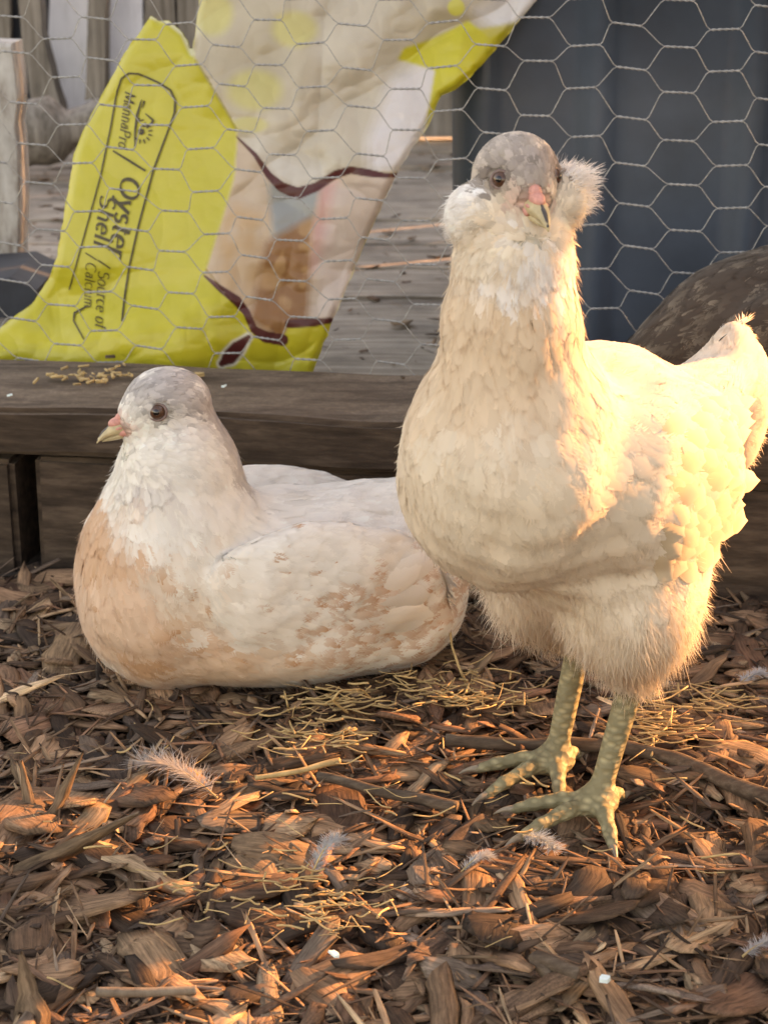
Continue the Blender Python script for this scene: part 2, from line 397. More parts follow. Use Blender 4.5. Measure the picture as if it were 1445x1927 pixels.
def bag_depth(px, py):
    x = (px - 722.5) / F * 1.6
    Y = 1.515 + BSL * x + .012 + .10 * np.clip((690 - py) / 690, -.2, 1.3)
    P = np.stack([px, py], -1) / 100.
    left = px < seam_x(py)
    u = (px - seam_x(py)) / 100.
    # gusset falls away to the left of the seam ridge, the front panel to the right
    Y = Y + np.where(left, .016 * np.clip(-u, 0, 4) ** .8, .004 * np.clip(u, 0, 6) ** 1.3)
    Y = Y - .035 * sstep(545, 640, py + .12 * (px - 200)) * sstep(520, 300, px) + .018 * sstep(640, 760, py)
    rot = lambda a: (P[..., 0] * math.cos(R(a)) + P[..., 1] * math.sin(R(a)))
    fold = 0
    for a, fr, am, ph in ((55, 1.1, .0050, .3), (30, .6, .005, 1.2), (62, 2.3, .0016, 2.2), (110, 1.3, .0010, .7)):
        s = rot(a) * fr + .5 * vnoise(P, .9, int(a)) + ph
        fold = fold + am * (1 - 2 * np.abs(np.sin(s)) ** .8)
    fold = fold + .0045 * vnoise(P, 1.1, 5) + .002 * vnoise(P, 2.7, 6) - .0055 * np.abs(vnoise(P * np.array([1, .6]), 1.0, 11)) ** .7 - .0014 * np.abs(vnoise(P, 3.1, 12)) ** .7 + .0004 * vnoise(P, 7, 13)
    calm = np.where(left, .42 + .5 * sstep(500, 580, py), 1.0)
    return Y + fold * calm
def bag_point(px, py, off=0.0):
    p = at_y(px, py, bag_depth(px, py))
    if off:
        e = 2.0
        dx = at_y(px + e, py, bag_depth(px + e, py)) - p; dy = at_y(px, py + e, bag_depth(px, py + e)) - p
        nn = unit(np.cross(dx, dy)); nn = np.where((nn[..., 1:2] > 0), -nn, nn); p = p + nn * off
    return p
def bag_paint(px, py):
    P = np.stack([px, py], -1) / 100.
    c = np.empty(px.shape + (3,)); c[:] = (.53, .46, .045)
    def lay(a, colr): 
        nonlocal c
        a = np.clip(a, 0, 1)[..., None]; c = c * (1 - a) + np.array(colr) * a
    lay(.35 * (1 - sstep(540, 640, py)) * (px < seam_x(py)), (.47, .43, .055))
    front = [(362, 100), (368, 60), (380, -60), (1045, -60), (1010, 0), (905, 125), (830, 180), (805, 236), (752, 324), (690, 322), (640, 322), (600, 348), (560, 362), (510, 335), (480, 290), (447, 262), (445, 240), (400, 165)]
    fr = soft(px, py, front); lay(fr, (.50, .43, .33))
    n1 = vnoise(P * np.array([1, 1.]), .8, 8); n2 = vnoise(P, 2.2, 9)
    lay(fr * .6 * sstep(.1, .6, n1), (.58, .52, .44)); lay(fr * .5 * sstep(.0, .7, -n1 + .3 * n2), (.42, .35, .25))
    for (cx, cy, rx, ry) in ((480, 170, 60, 45), (400, 25, 45, 50), (555, 55, 50, 40), (470, 235, 40, 18)):
        lay(fr * .75 * (1 - sstep(.6, 1.1, np.hypot((px - cx) / rx, (py - cy) / ry))), (.56, .50, .17))
    lay(fr * soft(px, py, [(735, 150), (830, 100), (830, 190), (750, 324), (690, 322), (690, 270)], 14), (.66, .62, .62))
    lay(fr * soft(px, py, [(880, 20), (1045, -60), (1010, 20), (940, 60)], 10), (.66, .63, .62))
    lay(fr * .8 * soft(px, py, [(450, 250), (560, 300), (640, 318), (560, 362), (510, 335)], 14), (.64, .60, .55))
    lay(soft(px, py, [(748, 112), (760, 90), (800, 78), (850, 55), (880, 38), (920, 70), (960, 52), (905, 130), (858, 170), (832, 182), (800, 242), (818, 132), (770, 118)]), (.56, .50, .05))
    lay(soft(px, py, [(858, 168), (870, 60), (985, 40), (905, 125)], 4) * .8, (.50, .42, .03))
    lay(1 - sstep(14, 18, np.hypot((px - 858) * 1.0, py - 14)), (.60, .56, .12))
    low = [(447, 262), (480, 290), (510, 335), (560, 362), (600, 348), (640, 322), (752, 324), (690, 450), (628, 604), (545, 606), (530, 640), (480, 625), (462, 590), (430, 552), (385, 518), (420, 410), (441, 335)]
    lo = soft(px, py, low); lay(lo, (.55, .42, .32))
    fib = vnoise(np.stack([px * .06 + py * .012, py * .02], -1), 1, 3) + .6 * vnoise(np.stack([px * .02, py * .07], -1), 1, 4)
    lay(lo * soft(px, py, [(432, 385), (505, 400), (505, 470), (472, 600), (385, 518)], 12) * (.6 + .4 * fib), (.54, .33, .17))
    lay(lo * soft(px, py, [(505, 340), (606, 348), (592, 412), (515, 460)], 7), (.30, .315, .31))
    lay(lo * soft(px, py, [(500, 455), (592, 405), (578, 610), (530, 640), (470, 602)], 8), (.30, .135, .055))
    lay(lo * .5 * soft(px, py, [(500, 455), (592, 405), (578, 610), (530, 640), (470, 602)], 8) * sstep(.1, .8, fib), (.60, .36, .18))
    lay(lo * soft(px, py, [(604, 352), (640, 330), (625, 470), (585, 520), (590, 430)], 7), (.60, .34, .30))
    lay(lo * .8 * soft(px, py, [(630, 345), (750, 325), (690, 450), (628, 604), (590, 604), (600, 480)], 10), (.58, .47, .42))
    red = (.10, .022, .020)
    for pl in ([(446, 258, 3), (480, 291, 8), (506, 330, 13), (530, 352, 19), (560, 364, 22), (595, 352, 17), (632, 328, 15), (660, 320, 14), (690, 325, 15), (722, 330, 10), (750, 330, 9)],
               [(385, 519, 4), (415, 543, 12), (445, 565, 18), (464, 588, 14), (478, 620, 14), (500, 634, 22), (532, 640, 22)],
               [(545, 609, 17), (590, 607, 16), (622, 603, 11)], [(468, 634, 9), (447, 655, 26), (432, 672, 28), (418, 684, 12)]):
        d = polydist(px, py, pl); lay(1 - sstep(2, 7, d), (.66, .62, .52)) if pl[0][0] == 468 else None; lay(1 - sstep(-1.2, 1.2, d), red)
    lay((1 - sstep(2, 9, np.abs(polydist(px, py, [(285, 30, 0), (318, 40, 0), (345, 62, 0), (362, 100, 0)])))) * .8, (.66, .64, .45))
    return c
def feed_bag():
    t = empty('feed_bag', tuple(at_y(330., 740., 1.58))); tag(t, 'crumpled yellow and beige feed sack with black print, propped behind the wire', 'feed sack')
    org = np.array(t.location)
    st = 2.6
    gx = np.arange(-60, 1048, st); gy = np.arange(-60, 762, st); PX, PY = np.meshgrid(gx, gy)
    inside = inpoly(PX, PY, OUT)
    # snap grid points just outside onto the outline for a clean edge
    o = np.array(OUT, float); seg = np.stack([o, np.roll(o, -1, 0)], 1)
    cell = inside[:-1, :-1] | inside[1:, :-1] | inside[:-1, 1:] | inside[1:, 1:]
    use = np.zeros(PX.shape, bool); use[:-1, :-1] |= cell; use[1:, :-1] |= cell; use[:-1, 1:] |= cell; use[1:, 1:] |= cell
    outp = use & ~inside; qx, qy = PX[outp], PY[outp]; bd = np.full(qx.shape, 1e9); bx, by = qx.copy(), qy.copy()
    for (a, b_) in seg:
        d = b_ - a; tt = np.clip(((qx - a[0]) * d[0] + (qy - a[1]) * d[1]) / (d @ d), 0, 1); cx, cy = a[0] + tt * d[0], a[1] + tt * d[1]
        dd = np.hypot(qx - cx, qy - cy); k = dd < bd; bd[k] = dd[k]; bx[k] = cx[k]; by[k] = cy[k]
    PX = PX.copy(); PY = PY.copy(); PX[outp] = bx + 1.5 * vnoise(np.stack([bx, by], -1), .06, 1); PY[outp] = by + 1.5 * vnoise(np.stack([bx, by], -1), .06, 2)
    idx = -np.ones(PX.shape, int); idx[use] = np.arange(use.sum())
    jj, ii = np.nonzero(cell)
    Q = np.stack([idx[jj, ii], idx[jj + 1, ii], idx[jj + 1, ii + 1], idx[jj, ii + 1]], -1)
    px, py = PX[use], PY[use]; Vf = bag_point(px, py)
    # rim rolls back a little
    dist = np.full(px.shape, 1e9)
    for (a, b_) in seg:
        d = b_ - a; tt = np.clip(((px - a[0]) * d[0] + (py - a[1]) * d[1]) / (d @ d), 0, 1); dist = np.minimum(dist, np.hypot(px - a[0] - tt * d[0], py - a[1] - tt * d[1]))
    r = unit(ray(px, py)); Vf = Vf + r * (.007 * (1 - np.clip(dist / 16, 0, 1)) ** 2)[:, None]
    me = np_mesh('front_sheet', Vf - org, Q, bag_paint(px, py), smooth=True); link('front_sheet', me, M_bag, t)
    # back sheet, same outline, bulging away
    s2 = (slice(None, None, 4), slice(None, None, 4))
    bulge = .055 * np.sqrt(np.clip(dist / 170, 0, 1)); Vb = Vf + np.array([0, 1., 0]) * (.0006 + bulge)[:, None]
    cb = np.broadcast_to(np.array((.5, .45, .08)), Vb.shape).copy()
    # drop to every cell on the rim, sharing the outline
    me = np_mesh('back_sheet', Vb - org, Q[:, ::-1], cb, smooth=True); link('back_sheet', me, M_bag, t)
    # ---- the black print, ribbons laid on the sheet
    parts = []
    def ribbon(pts, wd):
        pts = np.array(pts, float); 
        dens = [pts[0]]; ws = [np.broadcast_to(wd, (len(pts),))[0]]; W_ = np.broadcast_to(wd, (len(pts),))
        for i in range(len(pts) - 1):
            k = max(1, int(np.linalg.norm(pts[i + 1] - pts[i]) / 3))
            for q in range(1, k + 1): dens.append(pts[i] + (pts[i + 1] - pts[i]) * q / k); ws.append(W_[i] + (W_[i + 1] - W_[i]) * q / k)
        d = np.array(dens); ws = np.array(ws)
        if len(d) < 2: return
        tg = unit(np.gradient(d, axis=0)); nm = np.stack([-tg[:, 1], tg[:, 0]], -1)
        a = d + nm * ws[:, None] / 2; b_ = d - nm * ws[:, None] / 2
        V = np.concatenate([bag_point(a[:, 0], a[:, 1], .0011), bag_point(b_[:, 0], b_[:, 1], .0011)]) - org; k = len(d)
        parts.append((V, np.array([(i, i + 1, k + i + 1, k + i) for i in range(k - 1)])))
    def flush(name):
        o = link(name, py_mesh(name, parts), M_ink, t); parts.clear(); return o
    fr = [(132, 545), (150, 480), (190, 335), (208, 250), (222, 172), (230, 148), (244, 138), (262, 139), (300, 156), (322, 170), (331, 190), (330, 212), (318, 245), (290, 320), (262, 425), (245, 500), (236, 560), (231, 606)]
    ribbon(fr[:-6], np.linspace(2.5, 4.5, len(fr) - 6)); ribbon(fr[-7:], 3.6); flush('printed_border')
    def arc(cx, cy, rx, ry, a0, a1, k=12): return [(cx + rx * math.cos(R(a)), cy + ry * math.sin(R(a))) for a in np.linspace(a0, a1, k)]
    def stem(x, y0=0, y1=1): return [[(x, y0), (x, y1)], [(x - .09, y0), (x + .09, y0)]]
    x_ = .66
    GL = {'M': (.95, [[(.1, 0), (.16, 1)], [(.16, 1), (.46, .05)], [(.46, .05), (.80, 1)], [(.80, 1), (.86, 0)], [(.02, 0), (.2, 0)], [(.76, 0), (.96, 0)]]),
          'P': (.7, stem(.15) + [[(.15, 1)] + arc(.36, .74, .24, .26, 90, -90) + [(.15, .48)]]),
          'S': (.66, [arc(.32, .74, .22, .24, 30, 270, 14) + arc(.32, .25, .25, .25, 90, -150, 14)]),
          'O': (.92, [arc(.45, .5, .37, .5, 0, 360, 26)]), 'C': (.78, [arc(.42, .5, .36, .5, 45, 315, 22)]),
          'a': (.56, [arc(.26, .22, .17, .22, 0, 360, 14), [(.44, 0), (.44, .45)] + arc(.28, .48, .16, .17, 0, 150, 8)]),
          'n': (.62, stem(.14, 0, x_) + [[(.14, .45)] + arc(.30, .46, .17, .19, 150, 0, 8) + [(.47, 0)], [(.40, 0), (.56, 0)]]),
          'r': (.46, stem(.14, 0, x_) + [[(.14, .42)] + arc(.30, .46, .16, .18, 160, 40, 8)]),
          'o': (.6, [arc(.29, .33, .22, .33, 0, 360, 18)]), 'c': (.52, [arc(.29, .33, .22, .33, 50, 310, 16)]),
          'e': (.54, [[(.08, .34), (.48, .36)] + arc(.28, .33, .21, .33, 5, 310, 18)]),
          'y': (.58, [[(.06, x_), (.28, .05)], [(.5, x_), (.28, .05), (.16, -.28), (.04, -.28)], [(.0, x_), (.16, x_)], [(.42, x_), (.56, x_)]]),
          's': (.48, [arc(.23, .49, .15, .17, 30, 270, 10) + arc(.23, .165, .17, .165, 90, -150, 10)]),
          't': (.4, [[(.17, .9), (.17, .12)] + arc(.27, .12, .10, .12, 180, 300, 6), [(.03, x_), (.34, x_)]]),
          'h': (.62, stem(.14, 0, 1) + [[(.14, .45)] + arc(.30, .46, .17, .19, 150, 0, 8) + [(.47, 0)], [(.40, 0), (.56, 0)]]),
          'l': (.3, stem(.14, 0, 1)), 'i': (.3, stem(.14, 0, x_) + [[(.14, .86), (.14, .95)]]),
          'u': (.62, [[(.12, x_), (.12, .2)] + arc(.28, .18, .16, .18, 180, 340, 8), [(.46, x_), (.46, 0)]]),
          'm': (.9, stem(.12, 0, x_) + [[(.12, .45)] + arc(.27, .46, .15, .19, 150, 0, 8) + [(.42, 0)], [(.42, .45)] + arc(.58, .46, .15, .19, 150, 0, 8) + [(.73, 0)]]),
          'f': (.4, [[(.16, 0), (.16, .8)] + arc(.27, .82, .11, .16, 180, 60, 6), [(.02, x_), (.34, x_)]]), ' ': (.35, []), '/': (.4, [[(.02, -.1), (.38, 1.05)]])}
    def word(s, p0, p1, hgt, thick=.17, thin=.06, slant=.22):
        p0, p1 = np.array(p0, float), np.array(p1, float); d = unit(p1 - p0); up = np.array([d[1], -d[0]])
        tot = sum(GL[ch][0] for ch in s); ks = np.linalg.norm(p1 - p0) / (tot * hgt); x = 0
        for ch in s:
            for pl in GL[ch][1]:
                q = [(p0 + d * ((x + gx_) * ks + gy_ * slant) * hgt + up * gy_ * hgt) for gx_, gy_ in pl]
                g = np.gradient(np.array(pl, float), axis=0) if len(pl) > 1 else np.zeros((1, 2)); g = unit(g)
                ribbon(q, (thin + (thick - thin) * np.abs(g[:, 1]) ** 1.5) * hgt)
            x += GL[ch][0]
    word('MannaPro', (238, 172), (224, 278), 19, .15, .07); 
    ribbon([(268, 188), (260, 215), (256, 245), (255, 278)], [2, 5, 4, 2]); ribbon([(273, 190), (269, 204)], [4, 2])
    ribbon([(264, 222), (262, 228), (272, 226)], 3); ribbon([(275, 214), (290, 227), (284, 236), (266, 238)], [2, 4, 6, 3])
    for q in np.linspace(0, 2 * math.pi, 9)[:-1]: ribbon([(267 + 1 * math.cos(q), 248 + math.sin(q)), (267 + 6 * math.cos(q), 248 + 6 * math.sin(q))], [5, 5])
    for q in np.linspace(-70, 130, 8): ribbon([(268 + 13 * math.cos(R(q)), 250 + 13 * math.sin(R(q))), (268 + 21 * math.cos(R(q)), 250 + 21 * math.sin(R(q)))], [3.5, 2])
    flush('printed_logo')
    ribbon([(214, 284), (240, 300), (275, 322)], [3, 4.5, 4]); word('Oyster', (232, 328), (205, 482), 36, .20, .07); word('Shell', (192, 364), (178, 462), 29, .20, .07)
    flush('printed_title')
    word('/ Source of', (188, 490), (180, 618), 21, .13, .06); word('/ Calcium', (164, 476), (160, 580), 19, .12, .06)
    ribbon([(168, 576), (142, 590), (140, 605), (160, 640)], [3, 4, 3, 2]); flush('printed_subtitle')
feed_bag()

# ------------------------------------------------------------------ chicken wire
def chicken_wire():
    t = empty('chicken_wire_fence', (0, y_back(0) + .006, .13)); t.rotation_euler = (0, 0, BROT)
    tag(t, 'hexagonal chicken wire netting stretched up from the back of the timber', 'wire fence')
    cw, tw, chh = .0365, .022, .0355                 # column pitch, twist length, cell height
    nx, nz = 36, 22; x0 = -.66
    jit = rng.normal(0, .0017, (nx + 2, nz * 2 + 4, 2)); jy = rng.normal(0, .002, (nx + 2, nz * 2 + 4))
    def node(i, k, side):
        z = k * chh + (i % 2) * chh / 2 - .03
        x = x0 + i * cw + side * tw / 2 - .11 * (z - .1)
        x += .007 * vnoise(np.array([x, z]), 5, 1); zz = z + .007 * vnoise(np.array([x, z]), 5, 2) - .02 * x
        return np.array([x + jit[i, k, 0], .006 * vnoise(np.array([x, z]), 5, 3), zz + jit[i, k, 1] + side * .0009 * ((i * 7 + k * 3) % 3 - 1)])
    tw_parts, di_parts = [], []
    for i in range(nx):
        for k in range(nz):
            a, b_ = node(i, k, -1), node(i, k, 1); L = b_ - a
            q = np.linspace(0, 1, 10)
            for ph in (0, math.pi):
                P = a + L * q[:, None]; P[:, 1] += .00058 * np.cos(q * 4.5 * math.pi + ph); P[:, 2] += .00058 * np.sin(q * 4.5 * math.pi + ph)
                tw_parts.append(tube(P, .00058, 5, False))
            if i + 1 < nx:
                for kk in ((k, k - 1) if i % 2 == 0 else (k + 1, k)):
                    if 0 <= kk < nz:
                        c_ = node(i + 1, kk, -1); P = np.stack([b_, b_ + (c_ - b_) * .12 + np.array([.0012, 0, 0]), (b_ + c_) / 2, c_ - (c_ - b_) * .12 - np.array([.0012, 0, 0]), c_])
                        di_parts.append(tube(P, .00042, 5, False))
    link('twisted_joints', py_mesh('twisted_joints', tw_parts), M_wire, t)
    link('wire_strands', py_mesh('wire_strands', di_parts), M_wire, t)
chicken_wire()

# ------------------------------------------------------------------ sunny side: unseen board fence and weeds, added to block and dapple the sun
SD = np.array([math.cos(R(SUN_AZ)), math.sin(R(SUN_AZ))]); SP = np.array([-SD[1], SD[0]])
def fence():
    q = 2.0; t = empty('shade_fence', (*(SD * q + SP * .8), 0)); t.rotation_euler = (0, 0, R(SUN_AZ + 90))
    tag(t, 'unseen tall board fence added to shade the yard, with an opening for the sun', 'fence')
    def bd(s0, s1, z0, z1, seed, dy=0, th=.02):
        o = link('board', box_mesh('board', (s1 - s0, th, z1 - z0), seed, .003, .002, (12, 2, 2)), M_fence, t)
        o.location = ((s0 + s1) / 2 - .8, dy, (z0 + z1) / 2)
    s = -1.2; k = 0
    slits = [2.035, 2.285]
    edges = []
    for lo, hi in ((-1.2, .665), (.985, 2.024), (2.036, 2.267), (2.277, 3.06)):  # narrow slits between runs left open to streak sun across the deck
        nb = max(1, round((hi - lo) / .14)); wd = (hi - lo) / nb
        for j in range(nb): bd(lo + j * wd, lo + (j + 1) * wd - (.0015 if j < nb - 1 else 0), -.02, 1.85, 100 + k); k += 1
    bd(.6665, .821, .775, 1.85, 150); bd(.823, .9835, .765, 1.85, 151)        # two boards cut short, leaving an opening shaped to admit sun
    bd(.6665, .821, -.02, .30, 152); bd(.823, .9835, -.02, .33, 153)
    for z in (.95, 1.6):
        o = link('rail', box_mesh('rail', (4.1, .04, .08), 160, .004, .002, (30, 2, 2)), M_fence, t); o.location = (.8 - .8, -.032, z)
fence()
def dapple_weed(s, q, h, seed, label):  # unseen plants added to break the incoming sun into patches
    rs = np.random.default_rng(seed); p = SD * q + SP * s
    t = empty('dapple_weed', (*p, -.01)); tag(t, label, 'dapple_weed', 'unseen weeds added to dapple the sun')
    st, lf = [], []
    for k in range(5):
        u = np.linspace(0, 1, 9); a = rs.uniform(0, 6.28); sp = rs.uniform(.02, .09)
        P = np.stack([sp * u ** 1.6 * math.cos(a), sp * u ** 1.6 * math.sin(a), h * rs.uniform(.75, 1.05) * u], -1)
        st.append(tube(P, .0028 * (1 - .7 * u), 5))
        for j in range(10):
            i = rs.uniform(.3, 1) * 8; b0 = P[int(i) if i < 8 else 8]; d = unit(np.array([rs.normal(), rs.normal(), rs.normal() * .4 + .1])); L = rs.uniform(.025, .06); sd = unit(np.cross(d, [0, 0, 1.])) * L * .26
            m_ = b0 + d * L * .5 + np.array([0, 0, .004]); V = np.array([b0, m_ + sd, b0 + d * L - np.array([0, 0, .008]), m_ - sd, m_ - np.array([0, 0, .003])])
            lf.append((V, np.array([(0, 0, 1, 4), (1, 1, 2, 4), (2, 2, 3, 4), (3, 3, 0, 4)])))
    link('stem', py_mesh('stem', st), M_leaf, t); link('foliage', py_mesh('foliage', lf), M_leaf, t)
for k, (s, q, h, lb) in enumerate([(.665, 1.86, .36, 'leafy weed added beside the opening in the unseen fence'), (.79, 1.9, .30, 'unseen short leafy weed in the middle of the fence gap'),
                               (.90, 1.85, .40, 'unseen tall leafy weed in the fence gap'), (.975, 1.9, .46, 'unseen tallest leafy weed in the fence gap')]):
    dapple_weed(s, q, h, 40 + k, lb)

# ------------------------------------------------------------------ hens: one continuous body grown from a blended field, plumage on top
def sdf_mesh(prims, h, lump=None):
    """prims: ('cone', a, b, ra, rb, k) or ('ell', c, radii, axes(3x3 rows), k); smooth union, naive surface nets"""
    lo = np.full(3, 9.); hi = -lo
    for p in prims:
        if p[0] == 'cone':
            for q, r in ((p[1], p[3]), (p[2], p[4])): lo = np.minimum(lo, np.array(q) - r); hi = np.maximum(hi, np.array(q) + r)
        else: m_ = max(p[2]); lo = np.minimum(lo, np.array(p[1]) - m_); hi = np.maximum(hi, np.array(p[1]) + m_)
    lo -= .012; hi += .012; n_ = np.ceil((hi - lo) / h).astype(int) + 1
    ax = [lo[i] + h * np.arange(n_[i]) for i in range(3)]; D = np.full(n_, .08, np.float32)
    for p in prims:
        if p[0] == 'cone': a, b_ = np.array(p[1], float), np.array(p[2], float); bl = np.minimum(a - p[3], b_ - p[4]); bh = np.maximum(a + p[3], b_ + p[4])
        else: bl, bh = np.array(p[1]) - max(p[2]), np.array(p[1]) + max(p[2])
        k = p[-1]; mg = .012 + k; s = tuple(slice(max(0, int((bl[i] - mg - lo[i]) / h)), min(n_[i], int((bh[i] + mg - lo[i]) / h) + 2)) for i in range(3))
        X, Y, Z = np.meshgrid(*[ax[i][s[i]].astype(np.float32) for i in range(3)], indexing='ij'); P = np.stack([X, Y, Z], -1)
        if p[0] == 'cone':
            ab = (b_ - a).astype(np.float32); q = P - a.astype(np.float32); t = np.clip(q @ ab / max(float(ab @ ab), 1e-9), 0, 1)
            d = np.linalg.norm(q - t[..., None] * ab, axis=-1) - (p[3] + (p[4] - p[3]) * t)
        else:
            q = (P - np.array(p[1], np.float32)) @ np.array(p[3], np.float32).T; r = np.array(p[2], np.float32)
            k0 = np.linalg.norm(q / r, axis=-1); k1 = np.linalg.norm(q / (r * r), axis=-1) + 1e-9; d = k0 * (k0 - 1) / k1
        o = D[s]; hh = np.maximum(k - np.abs(o - d), 0) / k; D[s] = np.minimum(o, d) - hh * hh * k * .25
    if lump:                                            # loose plumage: soft uneven swellings
        am, z0, z1 = lump; X, Y, Z = [a.astype(np.float32) for a in np.meshgrid(*ax, indexing='ij', sparse=True)]; wz = sstep(z0, z0 + .03, ax[2]) * (1 - sstep(z1 - .03, z1, ax[2]))
        D -= (am * wz[None, None, :]).astype(np.float32) * (np.sin(X * 95 + 25 * Z + 1) * np.sin(Y * 85 - 30 * Z) + .8 * np.sin(Z * 110 + 60 * Y + 2) * np.sin(X * 70 + Y * 90) + .5 * np.sin(X * 190 + Z * 170) * np.sin(Y * 180 + Z * 90 + 1))
    S = D < 0; nx, ny, nz = n_
    cnt = np.zeros((nx - 1, ny - 1, nz - 1), np.float32); acc = np.zeros((nx - 1, ny - 1, nz - 1, 3), np.float32)
    offs = [(i, j, k) for i in (0, 1) for j in (0, 1) for k in (0, 1)]
    sl = lambda o: tuple(slice(o[i], n_[i] - 1 + o[i]) for i in range(3))
    for o in offs:
        for a in range(3):
            if o[a] == 0:
                o2 = list(o); o2[a] = 1; va, vb = D[sl(o)], D[sl(o2)]; cr = (va < 0) != (vb < 0)
                t = np.where(cr, va / np.where(cr, va - vb, 1), 0)
                cnt += cr
                for c in range(3): acc[..., c] += cr * ((o[c] if c != a else 0) + (t if c == a else 0))
    act = cnt > 0; idx = -np.ones(act.shape, np.int64); idx[act] = np.arange(act.sum())
    I = np.stack(np.nonzero(act), -1); V = lo + h * (I + acc[act] / cnt[act][:, None])
    Fs = []
    for a in range(3):
        o2 = [0, 0, 0]; o2[a] = 1
        A = S[tuple(slice(0, n_[i] - o2[i]) for i in range(3))]; B = S[tuple(slice(o2[i], n_[i]) for i in range(3))]
        e = np.stack(np.nonzero(A != B), -1); b1, c1 = (a + 1) % 3, (a + 2) % 3
        e = e[(e[:, b1] > 0) & (e[:, c1] > 0) & (e[:, b1] < n_[b1] - 1) & (e[:, c1] < n_[c1] - 1)]
        q = []
        for db, dc in ((1, 1), (0, 1), (0, 0), (1, 0)):
            f_ = e.copy(); f_[:, b1] -= db; f_[:, c1] -= dc; q.append(idx[f_[:, 0], f_[:, 1], f_[:, 2]])
        q = np.stack(q, -1); fl = ~A[e[:, 0], e[:, 1], e[:, 2]]; q[fl] = q[fl][:, ::-1]; Fs.append(q)
    G = np.stack(np.gradient(D, h), -1)
    return V, np.concatenate(Fs), (D, G, lo, h)
def vert_normals(V, Q):
    N = np.zeros_like(V); fn = np.cross(V[Q[:, 2]] - V[Q[:, 0]], V[Q[:, 3]] - V[Q[:, 1]])
    for k in range(4): np.add.at(N, Q[:, k], fn)
    return unit(N), np.linalg.norm(fn, axis=1) / 2
def field_at(fd, X):
    D, G, lo, h = fd; q = (X - lo) / h; i = np.clip(np.floor(q).astype(np.int32), 0, np.array(D.shape) - 2); t = np.clip(q - i, 0, 1); d = 0; g_ = 0
    for a in (0, 1):
        for b_ in (0, 1):
            for c in (0, 1):
                w_ = (t[:, 0] if a else 1 - t[:, 0]) * (t[:, 1] if b_ else 1 - t[:, 1]) * (t[:, 2] if c else 1 - t[:, 2]); ix = (i[:, 0] + a, i[:, 1] + b_, i[:, 2] + c)
                d = d + w_ * D[ix]; g_ = g_ + w_[:, None] * G[ix]
    return d, g_
def conform(fd, X, off):
    """lay points on the body surface, off above it; returns points and surface normals"""
    X = X.copy()
    for _ in range(2):
        d, g_ = field_at(fd, X); m_ = np.linalg.norm(g_, axis=1) + 1e-6; X -= g_ / m_[:, None] * np.clip(d / np.maximum(m_, .5), -.008, .008)[:, None]
    d, g_ = field_at(fd, X); n_ = unit(g_); return X + n_ * off[:, None], n_
def sample(V, Q, N, area, n_, rs):
    f_ = rs.choice(len(Q), n_, p=area / area.sum()); u, v = rs.random((2, n_, 1)); q = Q[f_]
    B = lambda A: (A[q[:, 0]] * (1 - u) + A[q[:, 1]] * u) * (1 - v) + (A[q[:, 3]] * (1 - u) + A[q[:, 2]] * u) * v
    return B(V), unit(B(N))
def feather_template(rs, fringe=True):
    us, hw = ([0, .28, .58, .82, .97], [.16, .40, .50, .40, .14]) if fringe else ([0, .15, .35, .55, .72, .86, .95, 1.0], [.15, .34, .45, .50, .49, .43, .34, .17]); V = []; Fs = []
    for u, w_ in zip(us, hw):
        for s in (-1, 0, 1): V.append((u - .06 * abs(s) * u, s * w_, .0 if s else 1.0))
    for i in range(len(us) - 1):
        for j in range(2): a = i * 3 + j; Fs += [(a, a + 3, a + 4), (a, a + 4, a + 1)]
    edge = [] if not fringe else [(us[i], -hw[i]) for i in range(1, 5)] + [(1.0, 0)] + [(us[i], hw[i]) for i in range(4, 0, -1)]
    if fringe:
        pts = []
        for (a, b_) in zip(edge[:-1], edge[1:]):
            for t in np.linspace(0, 1, 3, endpoint=False): pts.append((a[0] + (b_[0] - a[0]) * t, a[1] + (b_[1] - a[1]) * t))
        for (u, v) in pts:
            L = rs.uniform(.06, .17); dv = np.sign(v) * rs.uniform(.05, .16) * min(1, abs(v) * 3); k = len(V)
            V += [(u - .07, v * .86, .2), (u + .01, v * .80, .3), (u + L, v + dv, -.3)]; Fs.append((k, k + 1, k + 2) if v >= 0 else (k + 1, k, k + 2))
    return np.array(V, float), np.array(Fs)
